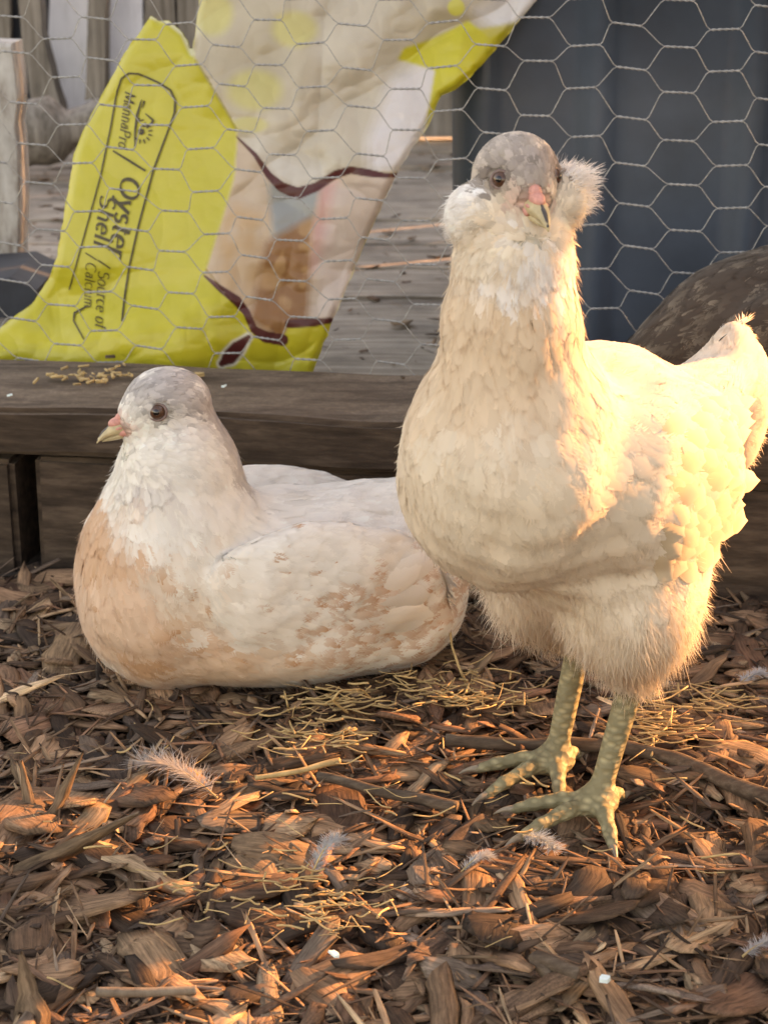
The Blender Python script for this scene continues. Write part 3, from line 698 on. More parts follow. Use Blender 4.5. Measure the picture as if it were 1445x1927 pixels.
def make_feathers(P, N, T, L, W, lift, c0, c1, rs, curl=.05, cup=.07, nsoft=.6, fd=None, fringe=True):
    tv, tf = feather_template(rs, fringe); n_ = len(P); m_ = len(tv)
    T = unit(T - N * np.sum(T * N, -1, keepdims=True)); B = np.cross(N, T)
    tw = rs.normal(0, .16, (n_, 1)); T2 = T * np.cos(tw) + B * np.sin(tw); B = np.cross(N, T2)
    roll = rs.normal(0, .05, n_)
    u, v, h_ = tv[:, 0], tv[:, 1], tv[:, 2]
    w_ = (lift[:, None] * u - (curl + lift * .25)[:, None] * u ** 2 if np.ndim(curl) else lift[:, None] * u - curl * u ** 2) * L[:, None] + (cup * (h_ - .6) * W[:, None] * .5) * np.minimum(1, u * 3) + roll[:, None] * v * W[:, None]
    X = P[:, None] + T2[:, None] * (u * L[:, None])[..., None] + B[:, None] * (v * W[:, None])[..., None] + N[:, None] * w_[..., None]
    if fd is not None:
        base = rs.uniform(.0002, .0009, n_)[:, None]; off = base + np.clip(lift[:, None] * u, 0, None) * L[:, None] + cup * np.maximum(h_, 0) * W[:, None] * .5 * np.minimum(1, u * 3) - .0022 * (u < .05) + roll[:, None] * v * W[:, None]
        X, cn = conform(fd, (P[:, None] + T2[:, None] * (u * L[:, None])[..., None] + B[:, None] * (v * W[:, None])[..., None]).reshape(-1, 3), off.ravel()); X = X.reshape(n_, m_, 3); Nv = cn.reshape(n_, m_, 3)
    else: Nv = np.broadcast_to(N[:, None], X.shape)
    C = c0[:, None] * (1 - u[:, None] ** 2) + c1[:, None] * (u[:, None] ** 2)
    gn = unit(Nv - T2[:, None] * (lift[:, None] - 2 * curl * u)[..., None] + B[:, None] * ((v * .9 - roll[:, None]))[..., None])
    NN = unit(Nv * nsoft + gn * (1 - nsoft))
    Fc = tf[None] + (np.arange(n_) * m_)[:, None, None]
    return X.reshape(-1, 3), Fc.reshape(-1, 3), C.reshape(-1, 3), NN.reshape(-1, 3)
def make_strands(P, N, T, L, wd, rise, droop, c, rs, nsoft=.75):
    n_ = len(P); T = unit(T - N * np.sum(T * N, -1, keepdims=True)); B = np.cross(N, T)
    a = rs.normal(0, .35, (n_, 1)); T = T * np.cos(a) + B * np.sin(a)
    D0 = unit(T * (1 - rise[:, None]) + N * rise[:, None] + rs.normal(0, .08, (n_, 3)))
    S = unit(np.cross(D0, N + rs.normal(0, .3, (n_, 3)))); pts = []
    for k, u in enumerate((0, .4, .75, 1.0)):
        p = P + D0 * (u * L)[:, None] + np.broadcast_to(droop, P.shape) * (u ** 2 * L)[:, None]
        if u < 1: hw = (wd * (1 - .75 * u))[:, None] / 2; pts += [p - S * hw, p + S * hw]
        else: pts.append(p)
    X = np.stack(pts, 1); tf = np.array([(0, 1, 3), (0, 3, 2), (2, 3, 5), (2, 5, 4), (4, 5, 6)])
    Fc = tf[None] + (np.arange(n_) * 7)[:, None, None]
    NN = np.repeat(unit(N * nsoft + D0 * .12)[:, None], 7, 1); C = np.repeat(c[:, None], 7, 1)
    return X.reshape(-1, 3), Fc.reshape(-1, 3), C.reshape(-1, 3), NN.reshape(-1, 3)
def cat(parts):
    V, Fc, C, N = [], [], [], []; n_ = 0
    for v, f_, c, nn in parts: V.append(v); Fc.append(f_ + n_); C.append(c); N.append(nn); n_ += len(v)
    return np.concatenate(V), np.concatenate(Fc), np.concatenate(C), np.concatenate(N)
def blend_at(P, anchors, power=4):
    A = np.array([a[0] for a in anchors], float); D = np.array([a[1] for a in anchors], float)
    d2 = ((P[:, None] - A[None]) ** 2).sum(-1) + 1e-5; w_ = d2 ** (-power / 2); w_ /= w_.sum(1, keepdims=True)
    return w_ @ D
def paint(P, blobs, rs, jitter=.35, seed=0):
    c = np.empty((len(P), 3)); c[:] = blobs[0]
    for pos, rad, colr, st in blobs[1:]:
        rad = np.broadcast_to(np.array(rad, float), (3,)); d = np.linalg.norm((P - np.array(pos)) / rad, axis=1)
        d = d + jitter * vnoise(P, 75, seed) * .7 + rs.normal(0, .10, len(P)); a = (st * (1 - sstep(.65, 1.15, d)))[:, None]; c = c * (1 - a) + np.array(colr) * a
    return c
def frame(fwd, up=(0, 0, 1)):
    f_ = unit(np.array(fwd, float)); l_ = unit(np.cross(np.array(up, float), f_)); return np.stack([f_, l_, np.cross(f_, l_)])
def lathe_dir(p0, axes, prof, sides=14, squash=1.0):
    """prof: (along, up offset, radius) rows"""
    V = []; ang = np.linspace(0, 2 * np.pi, sides, endpoint=False)
    for a, z, r in prof:
        for g in ang: V.append(p0 + axes[0] * a + axes[1] * math.cos(g) * r + axes[2] * (z + math.sin(g) * r * squash))
    n_ = len(prof); Fc = [(i * sides + j, i * sides + (j + 1) % sides, (i + 1) * sides + (j + 1) % sides, (i + 1) * sides + j) for i in range(n_ - 1) for j in range(sides)]
    V = np.array(V + [V[0] * 0 + np.mean(V[:sides], 0), np.mean(V[-sides:], 0)]); c0, c1 = len(V) - 2, len(V) - 1
    for j in range(sides): k = (j + 1) % sides; Fc += [(c0, c0, k, j), (c1, c1, (n_ - 1) * sides + j, (n_ - 1) * sides + k)]
    return V, np.array(Fc)
def ball(c, axes, r, n1=16, n2=10):
    pr = [(-r[0] * math.cos(a), 0, math.sin(a)) for a in np.linspace(.02, math.pi - .02, n2)]
    V, Fc = lathe_dir(np.zeros(3), np.eye(3), pr, n1); V = V * np.array([1, r[1], r[2]]); return V @ axes + c, Fc

def reach(V, hc, d, w_=.0045):
    q = (V - hc) @ d; perp = np.linalg.norm((V - hc) - q[:, None] * d, axis=1); k = (perp < w_) & (q > 0); return float(np.median(q[k])) if k.any() else .02
def face_points(V, hc, hf, eye_ang=52, eye_up=.15, beak_drop=.22, eyer=.0048):
    ax = frame(hf); d = unit(ax[0] - ax[2] * beak_drop); bp = hc + d * (reach(V, hc, d) - .003); eyes = []
    for s in (-1, 1):
        e = unit(ax[0] * math.cos(R(eye_ang)) + ax[1] * s * math.sin(R(eye_ang)) + ax[2] * eye_up); eyes.append((hc + e * (reach(V, hc, e) - eyer * .25), e))
    return bp, eyes
def hen_head(t, hc, hf, beakp, eyes, beak_len=.021, eyer=.0048):
    """beak, comb, eyes; hc head centre, hf forward, all in hen space"""
    ax = frame(hf)
    bl = beak_len
    up = [(-.004, .0008, .0062), (bl * .25, .0010, .0055), (bl * .5, .0006, .0043), (bl * .75, -.0010, .0028), (bl * .93, -.0034, .0014), (bl, -.0052, .0005)]
    lw = [(-.004, -.0032, .0046), (bl * .3, -.0036, .0038), (bl * .6, -.0042, .0024), (bl * .82, -.0046, .0008)]
    bk = link('beak', py_mesh('beak', [lathe_dir(beakp, ax, up, 14, .85)]), M_beak, t)
    link('lower_mandible', py_mesh('lower_mandible', [lathe_dir(beakp, ax, lw, 12, .7)]), M_beak, bk)
    rid = [(bl * .22, .0042, .0019), (bl * .5, .0030, .0017), (bl * .75, .0008, .0013), (bl * .97, -.0037, .0007)]
    link('culmen', py_mesh('culmen', [lathe_dir(beakp, ax, rid, 10, .8)]), M_beakdark, bk)
    for s in (-1, 1):
        c = beakp + ax[0] * bl * .22 + ax[1] * s * .0046 + ax[2] * .0022
        link('nostril', py_mesh('nostril', [ball(c, ax, (.0024, .0013, .0011), 10, 6)]), M_comb, bk)
    cb = [ball(beakp + ax[0] * (bl * q) + ax[2] * z, ax, (.0066, .0040, .0040), 12, 8) for q, z in ((.18, .0050), (-.08, .0078), (-.32, .0108))]
    for s in (-1, 1): cb += [ball(beakp + ax[0] * (bl * (-.05)) + ax[1] * s * .0042 + ax[2] * (-.0015), ax, (.0062, .0026, .0034), 10, 8)]
    V = cb; me = py_mesh('comb', V); link('comb', me, M_comb, t)
    for c, d in eyes:
        ea = frame(d); e = link('eye', py_mesh('eye', [ball(c, ea, (eyer * .8, eyer, eyer))]), M_iris, t)
        link('pupil', py_mesh('pupil', [ball(c + d * eyer * .5, ea, (eyer * .36, eyer * .52, eyer * .52), 14, 8)]), M_pupil, e)
        a = np.linspace(0, 2 * math.pi, 21); ring = c + d * eyer * .15 + np.outer(np.cos(a), ea[1]) * eyer * 1.12 + np.outer(np.sin(a), ea[2]) * eyer * 1.0
        link('eyelid', py_mesh('eyelid', [tube(ring, .0010, 6, False)]), M_lid, e)

def hen(name, O, fdir, prims, anchors, blobs, counts, seed, label, legs=None, headinfo=None, extra=None, vox=.0026, spots=None, group=None, fluffpts=None, nofeather=None, dense=None, lump=None):
    rs = np.random.default_rng(seed)
    t = empty(name, tuple(O), math.atan2(fdir[1], fdir[0])); tag(t, label, 'hen')
    V, Q, fd = sdf_mesh(prims, vox, lump); N, area = vert_normals(V, Q)
    cb = paint(V, blobs, rs) * .9
    if headinfo:
        kw = headinfo.get('kw', {}); bp, eyes = face_points(V, np.array(headinfo['hc']), np.array(headinfo['hf']), kw.get('eye_ang', 52), kw.get('eye_up', .15), kw.get('beak_drop', .22), kw.get('eyer', .0048)); er = kw.get('eyer', .0048)
        nf0 = nofeather if nofeather is not None else (lambda P: np.zeros(len(P), bool)); bare = lambda P: (np.linalg.norm(P - bp, axis=1) < .0095) | (np.linalg.norm(P - eyes[0][0], axis=1) < er * 1.45) | (np.linalg.norm(P - eyes[1][0], axis=1) < er * 1.45); nofeather = lambda P: nf0(P) | bare(P)
        near = np.clip(1 - np.linalg.norm(V - bp, axis=1) / .013, 0, 1)[:, None] ** .5; cb = cb * (1 - near * .7) + np.array((.58, .30, .25)) * near * .7
    lg = np.zeros(len(V))
    if legs is not None:
        for (hock, ankle, toes) in legs['bones']:
            hk, an = np.array(hock), np.array(ankle); ab = an - hk; tt = np.clip(((V - hk) @ ab) / (ab @ ab), 0, 1)
            d = np.linalg.norm(V - hk - tt[:, None] * ab, axis=1); lg = np.maximum(lg, (d < .016) * (V[:, 2] < hk[2] - .002)); 
        lg = np.maximum(lg, V[:, 2] < .03)
        lc = np.array((.34, .285, .17)) * (1 + .18 * vnoise(V, 160, 2))[:, None]; cb = np.where(lg[:, None] > 0, lc, cb)
    link('body', np_mesh('body', V, Q, cb, smooth=True), M_body, t)
    fw = 1.0 - lg[Q].max(1); area_f = area * fw
    # ---- contour feathers
    parts = []
    ar = area_f
    if dense is not None:                              # small feathers on the head need more of them
        ctr = V[Q].mean(1); ar = area_f * dense(ctr)
    P, Nn = sample(V, Q, N, ar, counts[0], rs)
    A = blend_at(P, anchors); T, L, W, lift, fl = A[:, :3], A[:, 3], A[:, 4], A[:, 5], A[:, 6]
    keep = rs.random(len(P)) > fl * .8
    if nofeather is not None: keep &= ~nofeather(P)
    P, Nn, T, L, W, lift, fl = [a[keep] for a in (P, Nn, T, L, W, lift, fl)]
    c0 = paint(P, blobs, rs); hd = np.exp(-(np.linalg.norm(P - np.array(headinfo['hc']), axis=1) / .030) ** 2) if headinfo else np.zeros(len(P)); c0 *= (1 + rs.normal(0, 1, (len(P), 1)) * (.035 + .2 * hd)[:, None]); c1 = c0 * (1 + rs.normal(.02, .03, (len(P), 1))); c0 = c0 * np.array((.97, .95, .92))
    if spots is not None: c0, c1 = spots(P, c0, c1, rs)
    parts.append(make_feathers(P, Nn, T, L * rs.uniform(.8, 1.2, len(P)), W * rs.uniform(.85, 1.15, len(P)), lift * .22, np.clip(c0, 0, .9), np.clip(c1, 0, .9), rs, fd=fd))
    if extra is not None: parts.append(extra(rs, fd))
    v, f_, c, nn = cat(parts); pl = link('plumage', np_mesh('plumage', v, f_, c, normals=nn), M_feather, t); pl['kind'] = 'stuff'
    # ---- down
    P, Nn = sample(V, Q, N, area_f, counts[1], rs); A = blend_at(P, anchors); T, fl, ul = A[:, :3], A[:, 6], A[:, 7]
    keep = rs.random(len(P)) < np.clip(fl, .22, 1)
    if headinfo: keep &= ~bare(P)
    P, Nn, T, fl, ul = [a[keep] for a in (P, Nn, T, fl, ul)]
    c = paint(P, blobs, rs) * (1 + rs.normal(.03, .05, (len(P), 1)))
    parts = [make_strands(P, Nn, T, ul * rs.uniform(.35, 1.05, len(P)), np.full(len(P), .00055) * rs.uniform(.6, 1.3, len(P)), .14 + .22 * fl * rs.random(len(P)), np.array([0, 0, -.22]) + rs.normal(0, .16, (len(P), 3)), np.clip(c, 0, .88), rs)]
    if fluffpts:
        for (cp, dr, spread, n_, L_, colr, rad) in fluffpts:
            p = np.array(cp) + np.clip(rs.normal(0, 1, (n_, 3)), -1.4, 1.4) * np.array(rad); d = unit(np.array(dr) + rs.normal(0, spread, (n_, 3)))
            nrm = unit(rs.normal(0, .4, (n_, 3)) + np.array(dr) * .3 - np.array(headinfo['hf'] if headinfo else (1, 0, 0)) * -.8)
            parts.append(make_strands(p, nrm, d, L_ * rs.uniform(.6, 1.15, n_), np.full(n_, .0005), np.zeros(n_), np.array([0, 0, -.1]), np.clip(np.array(colr) * (1 + rs.normal(0, .06, (n_, 1))), 0, .9), rs))
    v, f_, c, nn = cat(parts); dn = link('down', np_mesh('down', v, f_, c, normals=nn), M_fluff, t); dn['kind'] = 'stuff'
    if headinfo: hen_head(t, np.array(headinfo['hc']), np.array(headinfo['hf']), bp, eyes, kw.get('beak_len', .021), er)
    if legs is not None:
        for (hock, ankle, toes) in legs['bones']:
            for tp, d in toes:
                tp, d = np.array(tp), np.array(d); u = np.linspace(0, 1, 6); path = tp + d * (u * .013)[:, None] + np.array([0, 0, 1]) * (.002 * np.sin(u * 2.6) - .004 * u)[:, None]
                link('claw', py_mesh('claw', [tube(path, .0028 * (1 - .85 * u), 8)]), M_claw, t)
    return t
def leg(ax_, ay_, hz, hock_back, angs, lens, side):
    """prims and bones of one leg: ankle over (ax_, ay_), hock behind it"""
    an = np.array((ax_, ay_, .013)); hk = np.array((ax_ - hock_back, ay_ + side * .002, hz)); pr = [('cone', hk, an + np.array([0, 0, .004]), .0080, .0066, .006), ('ell', tuple(hk), (.0105, .010, .013), np.eye(3), .006), ('ell', (ax_ + .002, ay_, .0125), (.014, .0125, .0095), np.eye(3), .006)]
    toes = []
    for a, L in zip(angs, lens):
        d = np.array((math.cos(R(a)), math.sin(R(a)), 0)); m1 = an + d * L * .42 + np.array([0, 0, -.0005]); m2 = an + d * L * .75 + np.array([0, 0, -.003]); tp = an + d * L + np.array([0, 0, -.0065])
        pr += [('cone', an + np.array([0, 0, -.002]), m1, .0060, .0046, .004), ('cone', m1, m2, .0049, .0041, .003), ('cone', m2, tp, .0043, .0032, .002)]
        toes.append((tp - d * .001, d))
    return pr, (hk, an, toes)

# ---------- the standing hen
WHITE, CREAM, BUFF, ORANGE, GREY, DGREY, LAV = (.80, .72, .63), (.76, .63, .49), (.68, .48, .32), (.60, .32, .17), (.36, .305, .285), (.15, .11, .10), (.85, .81, .79)
O1 = at_z(1085., 1500., 0); f1 = np.array([-.62, -.78]); f1 /= np.linalg.norm(f1)
def loc1(v): v = np.array(v, float); return np.array([v[0] * f1[0] + v[1] * f1[1], -v[0] * f1[1] + v[1] * f1[0], v[2]])
hc1 = np.array([.080, .000, .378]); hf1 = unit(loc1((.30, -.94, -.16))); ha1 = frame(hf1)
E3 = np.eye(3)
pitch_up = lambda a: np.array([[math.cos(R(a)), 0, math.sin(R(a))], [0, 1, 0], [-math.sin(R(a)), 0, math.cos(R(a))]])
lgL, bnL = leg(.014, .024, .083, .030, (-50, -16, 42, 172), (.050, .060, .046, .022), 1)
lgR, bnR = leg(-.015, -.025, .085, .026, (-48, -12, 36, 175), (.048, .058, .044, .022), -1)
pr1 = [('ell', (.078, 0, .224), (.060, .058, .059), E3, .03), ('ell', (.016, 0, .217), (.078, .068, .062), pitch_up(-6), .02), ('ell', (-.036, 0, .203), (.058, .055, .054), pitch_up(0), .03),
       ('cone', (-.060, 0, .208), (-.150, 0, .226), .035, .019, .02), ('ell', (-.170, 0, .212), (.032, .0165, .050), pitch_up(-14), .008),
       ('cone', (.080, 0, .250), (.082, 0, .300), .045, .034, .03), ('cone', (.082, 0, .300), (.081, 0, .345), .0325, .0275, .012), ('cone', (.081, 0, .340), tuple(hc1 - ha1[0] * .006), .027, .018, .010),
       ('ell', tuple(hc1 + np.array([0, 0, .003])), (.0220, .0205, .0210), ha1, .005), ('ell', tuple(hc1 + ha1[0] * .014 - ha1[2] * .004), (.012, .0115, .012), ha1, .008),
       ('ell', tuple(hc1 - ha1[1] * .0205 - ha1[2] * .016 + ha1[0] * .003), (.017, .0155, .0170), ha1, .004), ('ell', tuple(hc1 + ha1[1] * .0215 - ha1[2] * .009 + ha1[0] * .004), (.016, .0135, .0155), ha1, .004),
       ('ell', tuple(hc1 - ha1[2] * .031 + ha1[0] * .010), (.017, .020, .017), ha1, .006),
       ('ell', (.000, .051, .212), (.068, .024, .052), pitch_up(10), .010), ('ell', (.000, -.051, .212), (.068, .024, .052), pitch_up(10), .010),
       ('ell', (-.042, 0, .152), (.046, .046, .046), E3, .03), ('ell', (.004, 0, .170), (.062, .054, .038), E3, .02),
       ('ell', (.006, .034, .142), (.040, .032, .044), pitch_up(25), .02), ('ell', (-.010, -.032, .142), (.042, .032, .044), pitch_up(25), .02),
       ('cone', (.000, .031, .130), tuple(bnL[0] + np.array([.002, 0, .006])), .034, .013, .02), ('cone', (-.020, -.031, .130), tuple(bnR[0] + np.array([.002, 0, .006])), .034, .013, .02)] + lgL + lgR
# anchor: position, (flow x3, feather length, width, lift, fluffiness, down length)
hA = lambda p, d, L, W, li, fl, ul: (p, (*d, L, W, li, fl, ul))
an1 = [hA(hc1 + ha1[0] * .02, -ha1[0] * .6 + ha1[2] * .5, .006, .004, .10, .15, .005), hA(hc1 + ha1[2] * .022, -ha1[0] - ha1[2] * .1, .007, .005, .12, .15, .005), hA(hc1 - ha1[0] * .022, -ha1[2], .010, .006, .12, .15, .007)]
for s in (-1, 1): an1 += [hA(hc1 + ha1[1] * s * .030 - ha1[2] * .014, ha1[1] * s * .55 - ha1[0] * .55 - ha1[2] * .35, .010, .005, .25, .85, .008)]
an1 += [hA(hc1 - ha1[2] * .040 + ha1[0] * .02, -ha1[2], .013, .006, .2, .85, .012),
        hA((.12, 0, .325), (-.08, 0, -1), .020, .009, .12, .25, .011), hA((.045, 0, .325), (-.25, 0, -1), .022, .009, .12, .1, .010), hA((.083, .04, .31), (-.15, 0, -1), .022, .010, .12, .15, .010), hA((.083, -.04, .31), (-.15, 0, -1), .022, .010, .12, .15, .010),
        hA((.137, 0, .235), (-.15, 0, -1), .020, .014, .10, .18, .009), hA((.11, .05, .225), (-.55, 0, -.8), .021, .015, .10, .18, .009), hA((.11, -.05, .225), (-.55, 0, -.8), .021, .015, .10, .18, .009), hA((.09, 0, .155), (-1, 0, -.25), .020, .014, .12, .35, .012),
        hA((.02, 0, .285), (-1, 0, -.1), .027, .015, .14, .05, .008), hA((-.08, 0, .255), (-1, 0, .05), .030, .015, .15, .05, .009), hA((-.19, 0, .250), (-1, 0, -.3), .030, .015, .12, .08, .006), hA((-.205, 0, .18), (-.9, 0, -.5), .017, .012, .10, .35, .009), hA((-.165, 0, .16), (-.9, 0, -.3), .015, .012, .10, .4, .010),
        hA((-.10, 0, .14), (-.75, 0, -.7), .020, .010, .2, .9, .015), hA((-.06, 0, .10), (-.4, 0, -.9), .02, .01, .2, .95, .018)]
for s in (-1, 1): an1 += [hA((.035, s * .07, .235), (-.75, 0, -.6), .022, .016, .36, .02, .007), hA((-.03, s * .078, .215), (-1, 0, -.32), .030, .019, .42, .0, .007), hA((-.10, s * .06, .20), (-1, 0, -.25), .036, .019, .42, .0, .008), hA((-.02, s * .07, .165), (-1, 0, -.35), .030, .016, .2, .15, .012),
                          hA((.01, s * .06, .13), (-.35, 0, -1), .022, .011, .2, .75, .018), hA((-.01, s * .04, .095), (-.25, 0, -1), .016, .008, .25, .9, .018), hA((-.06, s * .05, .14), (-.6, 0, -.8), .022, .01, .2, .85, .022)]
bl1 = [(.80, .68, .555), ((.09, 0, .300), (.06, .06, .060), (.74, .555, .40), .75), ((.10, -.035, .24), (.05, .045, .055), BUFF, .35), ((.12, .0, .31), (.04, .05, .03), BUFF, .35), ((.10, 0, .22), (.07, .07, .05), CREAM, .6),
       ((0, .06, .22), (.06, .04, .05), CREAM, .35), (hc1 + ha1[2] * .012 - ha1[0] * .006, (.030, .030, .022), GREY, .85), (hc1 + ha1[0] * .012 + ha1[2] * .008, (.014, .018, .012), GREY, .8)]
for s in (-1, 1): bl1 += [(hc1 + ha1[1] * s * .014 + ha1[0] * .010 + ha1[2] * .002, .0115, DGREY, .7), (hc1 + ha1[1] * s * .030 - ha1[2] * .014, (.020, .020, .018), LAV, .9)]
bl1 += [(hc1 + ha1[0] * .026 - ha1[2] * .006, (.013, .013, .010), (.66, .40, .34), .7), (hc1 - ha1[2] * .036 + ha1[0] * .018, (.026, .026, .020), LAV, .95)]
def wing_feathers(rs, rows, colr, fd, sd=(1, -1), root=(.88, .79, .68)):
    out = []
    for (p0, p1, n_, L, W, d0, d1, nrm, li) in rows:
        for s in sd:
            u = np.linspace(0, 1, n_)[:, None]; m = np.array([1, s, 1.]); P = (np.array(p0) * (1 - u) + np.array(p1) * u) * m + rs.normal(0, .0032, (n_, 3))
            T = (np.array(d0) * (1 - u) + np.array(d1) * u) * m; Nn = unit(np.broadcast_to(np.array(nrm) * m, P.shape) + rs.normal(0, .05, P.shape)); c = np.array(colr) * (1 + rs.normal(0, .05, (n_, 1)))
            out.append(make_feathers(P, Nn, unit(T), L * rs.uniform(.8, 1.15, n_), W * rs.uniform(.85, 1.15, n_), np.full(n_, li), np.clip(c * np.array(root), 0, .88), np.clip(c * 1.05, 0, .88), rs, curl=.16, cup=.22, nsoft=.3, fd=None if L > .055 and abs(p0[1]) < .03 else fd, fringe=False))
    return cat(out)
def covert_rows(x0, x1, z0, z1, nrow, ncol, L0, L1, W, yv, slope, lift0, dz):
    rows = []
    for k in range(nrow):                             # hindmost row first, the shoulder row lies on top
        u = k / (nrow - 1); x = x0 + (x1 - x0) * u; zz = (z1 - z0) / ncol * (.5 if k % 2 else 0)
        rows.append(((x - slope * .5, yv, z0 + zz), (x + slope * .5 - .012, yv, z1 + zz), ncol, L0 + (L1 - L0) * u, W, (-1, -.10, -.42 - dz * u), (-1, -.10, -.12 - dz * u), (0, 1, .15), lift0))
    return rows
rows1 = covert_rows(-.034, .052, .178, .250, 8, 8, .034, .028, .0175, .072, .012, .075, .3)
wing1 = lambda P: (np.abs(P[:, 1]) > .052) & (P[:, 0] > -.052) & (P[:, 0] < .046) & (P[:, 2] > .170) & (P[:, 2] < .252) & (vnoise(P, 900, 3) > -.35)
ears1 = [(hc1 + ha1[1] * s * (.020 + .004 * s) - ha1[2] * (.010 - .006 * s) + ha1[0] * .004, ha1[1] * s * .85 - ha1[0] * .35 + ha1[2] * .12, .06 if s > 0 else .2, 4200 if s > 0 else 2200, .011 if s > 0 else .007, LAV, (.006, .0065, .0065)) for s in (1, -1)]
ears1 += [(hc1 - ha1[2] * .034 + ha1[0] * .012, -ha1[2] + ha1[0] * .15, .2, 900, .012, LAV, (.006, .007, .005))]
hen('hen', O1, f1, pr1, an1, bl1, (24000, 130000), 11, 'cream white hen with grey crown standing tall on greenish legs, facing the camera', legs=dict(bones=[bnL, bnR]),
    headinfo=dict(hc=hc1, hf=hf1, kw=dict(eye_ang=46, eye_up=.32, eyer=.0043)), extra=lambda rs, fd: wing_feathers(rs, rows1, (.74, .62, .47), fd), fluffpts=ears1, nofeather=wing1, lump=(.0014, .085, .335), dense=lambda P: 1 + 5 * (P[:, 2] > .345))

# ---------- the sitting hen
O2 = at_z(476., 1250., 0); f2 = np.array([-.94, -.34]); f2 /= np.linalg.norm(f2)
def loc2(v): v = np.array(v, float); return np.array([v[0] * f2[0] + v[1] * f2[1], -v[0] * f2[1] + v[1] * f2[0], v[2]])
hc2 = np.array([.056, .0, .193]); hf2 = unit(loc2((-.93, -.36, -.16))); ha2 = frame(hf2)
pr2 = [('ell', (.055, 0, .074), (.064, .066, .080), pitch_up(12), .03), ('ell', (-.015, 0, .062), (.095, .078, .062), pitch_up(-2), .02), ('ell', (-.075, 0, .060), (.062, .062, .054), E3, .02),
       ('cone', (-.08, 0, .082), (-.145, 0, .102), .038, .026, .02), ('ell', (-.090, .01, .036), (.052, .064, .040), E3, .015), ('ell', (-.100, .008, .058), (.050, .060, .048), E3, .02), ('ell', (-.03, 0, .038), (.10, .083, .043), E3, .015),
       ('cone', (.050, 0, .110), (.048, 0, .148), .049, .040, .018), ('cone', (.048, 0, .147), tuple(hc2 - ha2[0] * .010), .037, .021, .010),
       ('ell', tuple(hc2 + np.array([0, 0, .003])), (.0265, .0225, .0235), ha2, .006), ('ell', tuple(hc2 + ha2[0] * .019 - ha2[2] * .004), (.013, .0120, .0125), ha2, .010),
       ('ell', tuple(hc2 + ha2[1] * .014 - ha2[2] * .019 - ha2[0] * .002), (.018, .012, .012), ha2, .004), ('ell', tuple(hc2 - ha2[1] * .014 - ha2[2] * .019 - ha2[0] * .002), (.018, .012, .012), ha2, .004),
       ('ell', tuple(hc2 - ha2[2] * .042 + ha2[0] * .014), (.022, .026, .020), ha2, .005),
       ('ell', (-.034, .066, .076), (.084, .022, .046), pitch_up(6), .006), ('ell', (-.034, -.066, .076), (.084, .022, .046), pitch_up(6), .006)]
an2 = [hA(hc2 + ha2[0] * .02, -ha2[0] * .6 + ha2[2] * .5, .006, .004, .10, .15, .005), hA(hc2 + ha2[2] * .022, -ha2[0] - ha2[2] * .1, .008, .005, .10, .12, .005), hA(hc2 - ha2[0] * .022, -ha2[2] - ha2[0] * .3, .011, .006, .12, .12, .007)]
for s in (-1, 1): an2 += [hA(hc2 + ha2[1] * s * .022 - ha2[2] * .012, -ha2[0] - ha2[2] * .4, .009, .005, .15, .6, .008), hA((.055, s * .05, .13), (-.4, 0, -1), .020, .010, .12, .2, .010), hA((.09, s * .05, .08), (-.5, 0, -.8), .021, .015, .09, .2, .009), hA((.06, s * .06, .03), (-1, 0, -.2), .020, .014, .1, .4, .010),
                          hA((.0, s * .078, .08), (-1, 0, -.25), .018, .0090, .24, .0, .007), hA((-.06, s * .082, .07), (-1, 0, -.12), .020, .0095, .22, .0, .007), hA((-.13, s * .06, .07), (-1, 0, -.05), .036, .016, .14, .05, .008), hA((-.03, s * .08, .025), (-1, 0, -.15), .022, .014, .1, .3, .010)]
an2 += [hA(hc2 - ha2[2] * .05 + ha2[0] * .02, -ha2[2], .012, .006, .2, .85, .010), hA((.12, 0, .13), (-.1, 0, -1), .016, .009, .12, .35, .010), hA((.02, 0, .15), (-.4, 0, -1), .022, .010, .1, .1, .010), hA((.12, 0, .08), (-.1, 0, -1), .020, .014, .1, .25, .010), hA((.10, 0, .02), (-.8, 0, -.4), .020, .013, .1, .4, .010),
        hA((-.03, 0, .125), (-1, 0, 0), .030, .016, .10, .0, .007), hA((-.11, 0, .108), (-1, 0, .15), .034, .016, .10, .0, .007), hA((-.20, 0, .105), (-1, 0, .2), .04, .016, .10, .0, .008), hA((-.17, 0, .03), (-.7, 0, -.6), .022, .012, .2, .9, .018)]
bl2 = [(.84, .79, .73), ((.09, .01, .075), (.065, .075, .06), (.74, .48, .33), .85), ((.11, .0, .115), (.045, .06, .028), (.68, .41, .26), .8), ((.08, .055, .03), (.06, .05, .035), (.70, .47, .33), .75), ((.07, .07, .085), (.02, .03, .022), (.66, .43, .27), .6), ((.095, .045, .035), (.014, .014, .014), ORANGE, .8), ((.03, .07, .025), (.05, .05, .03), (.68, .46, .31), .6), ((.06, .06, .10), (.03, .04, .03), WHITE, .6),
       (hc2 + ha2[2] * .010 - ha2[0] * .004, (.034, .032, .020), (.43, .39, .38), .9), (hc2 - ha2[0] * .028 - ha2[2] * .006, (.020, .032, .022), GREY, .8), (hc2 - ha2[0] * .036 - ha2[2] * .034, (.020, .034, .024), (.50, .43, .38), .7), (hc2 - ha2[2] * .046 + ha2[0] * .010, (.030, .034, .020), (.60, .54, .525), .9)]
for s in (-1, 1): bl2 += [(hc2 + ha2[1] * s * .020 - ha2[2] * .011 - ha2[0] * .004, (.017, .012, .009), (.74, .69, .65), .9), (hc2 + ha2[1] * s * .014 + ha2[0] * .010 + ha2[2] * .004, .008, (.36, .32, .31), .7)]
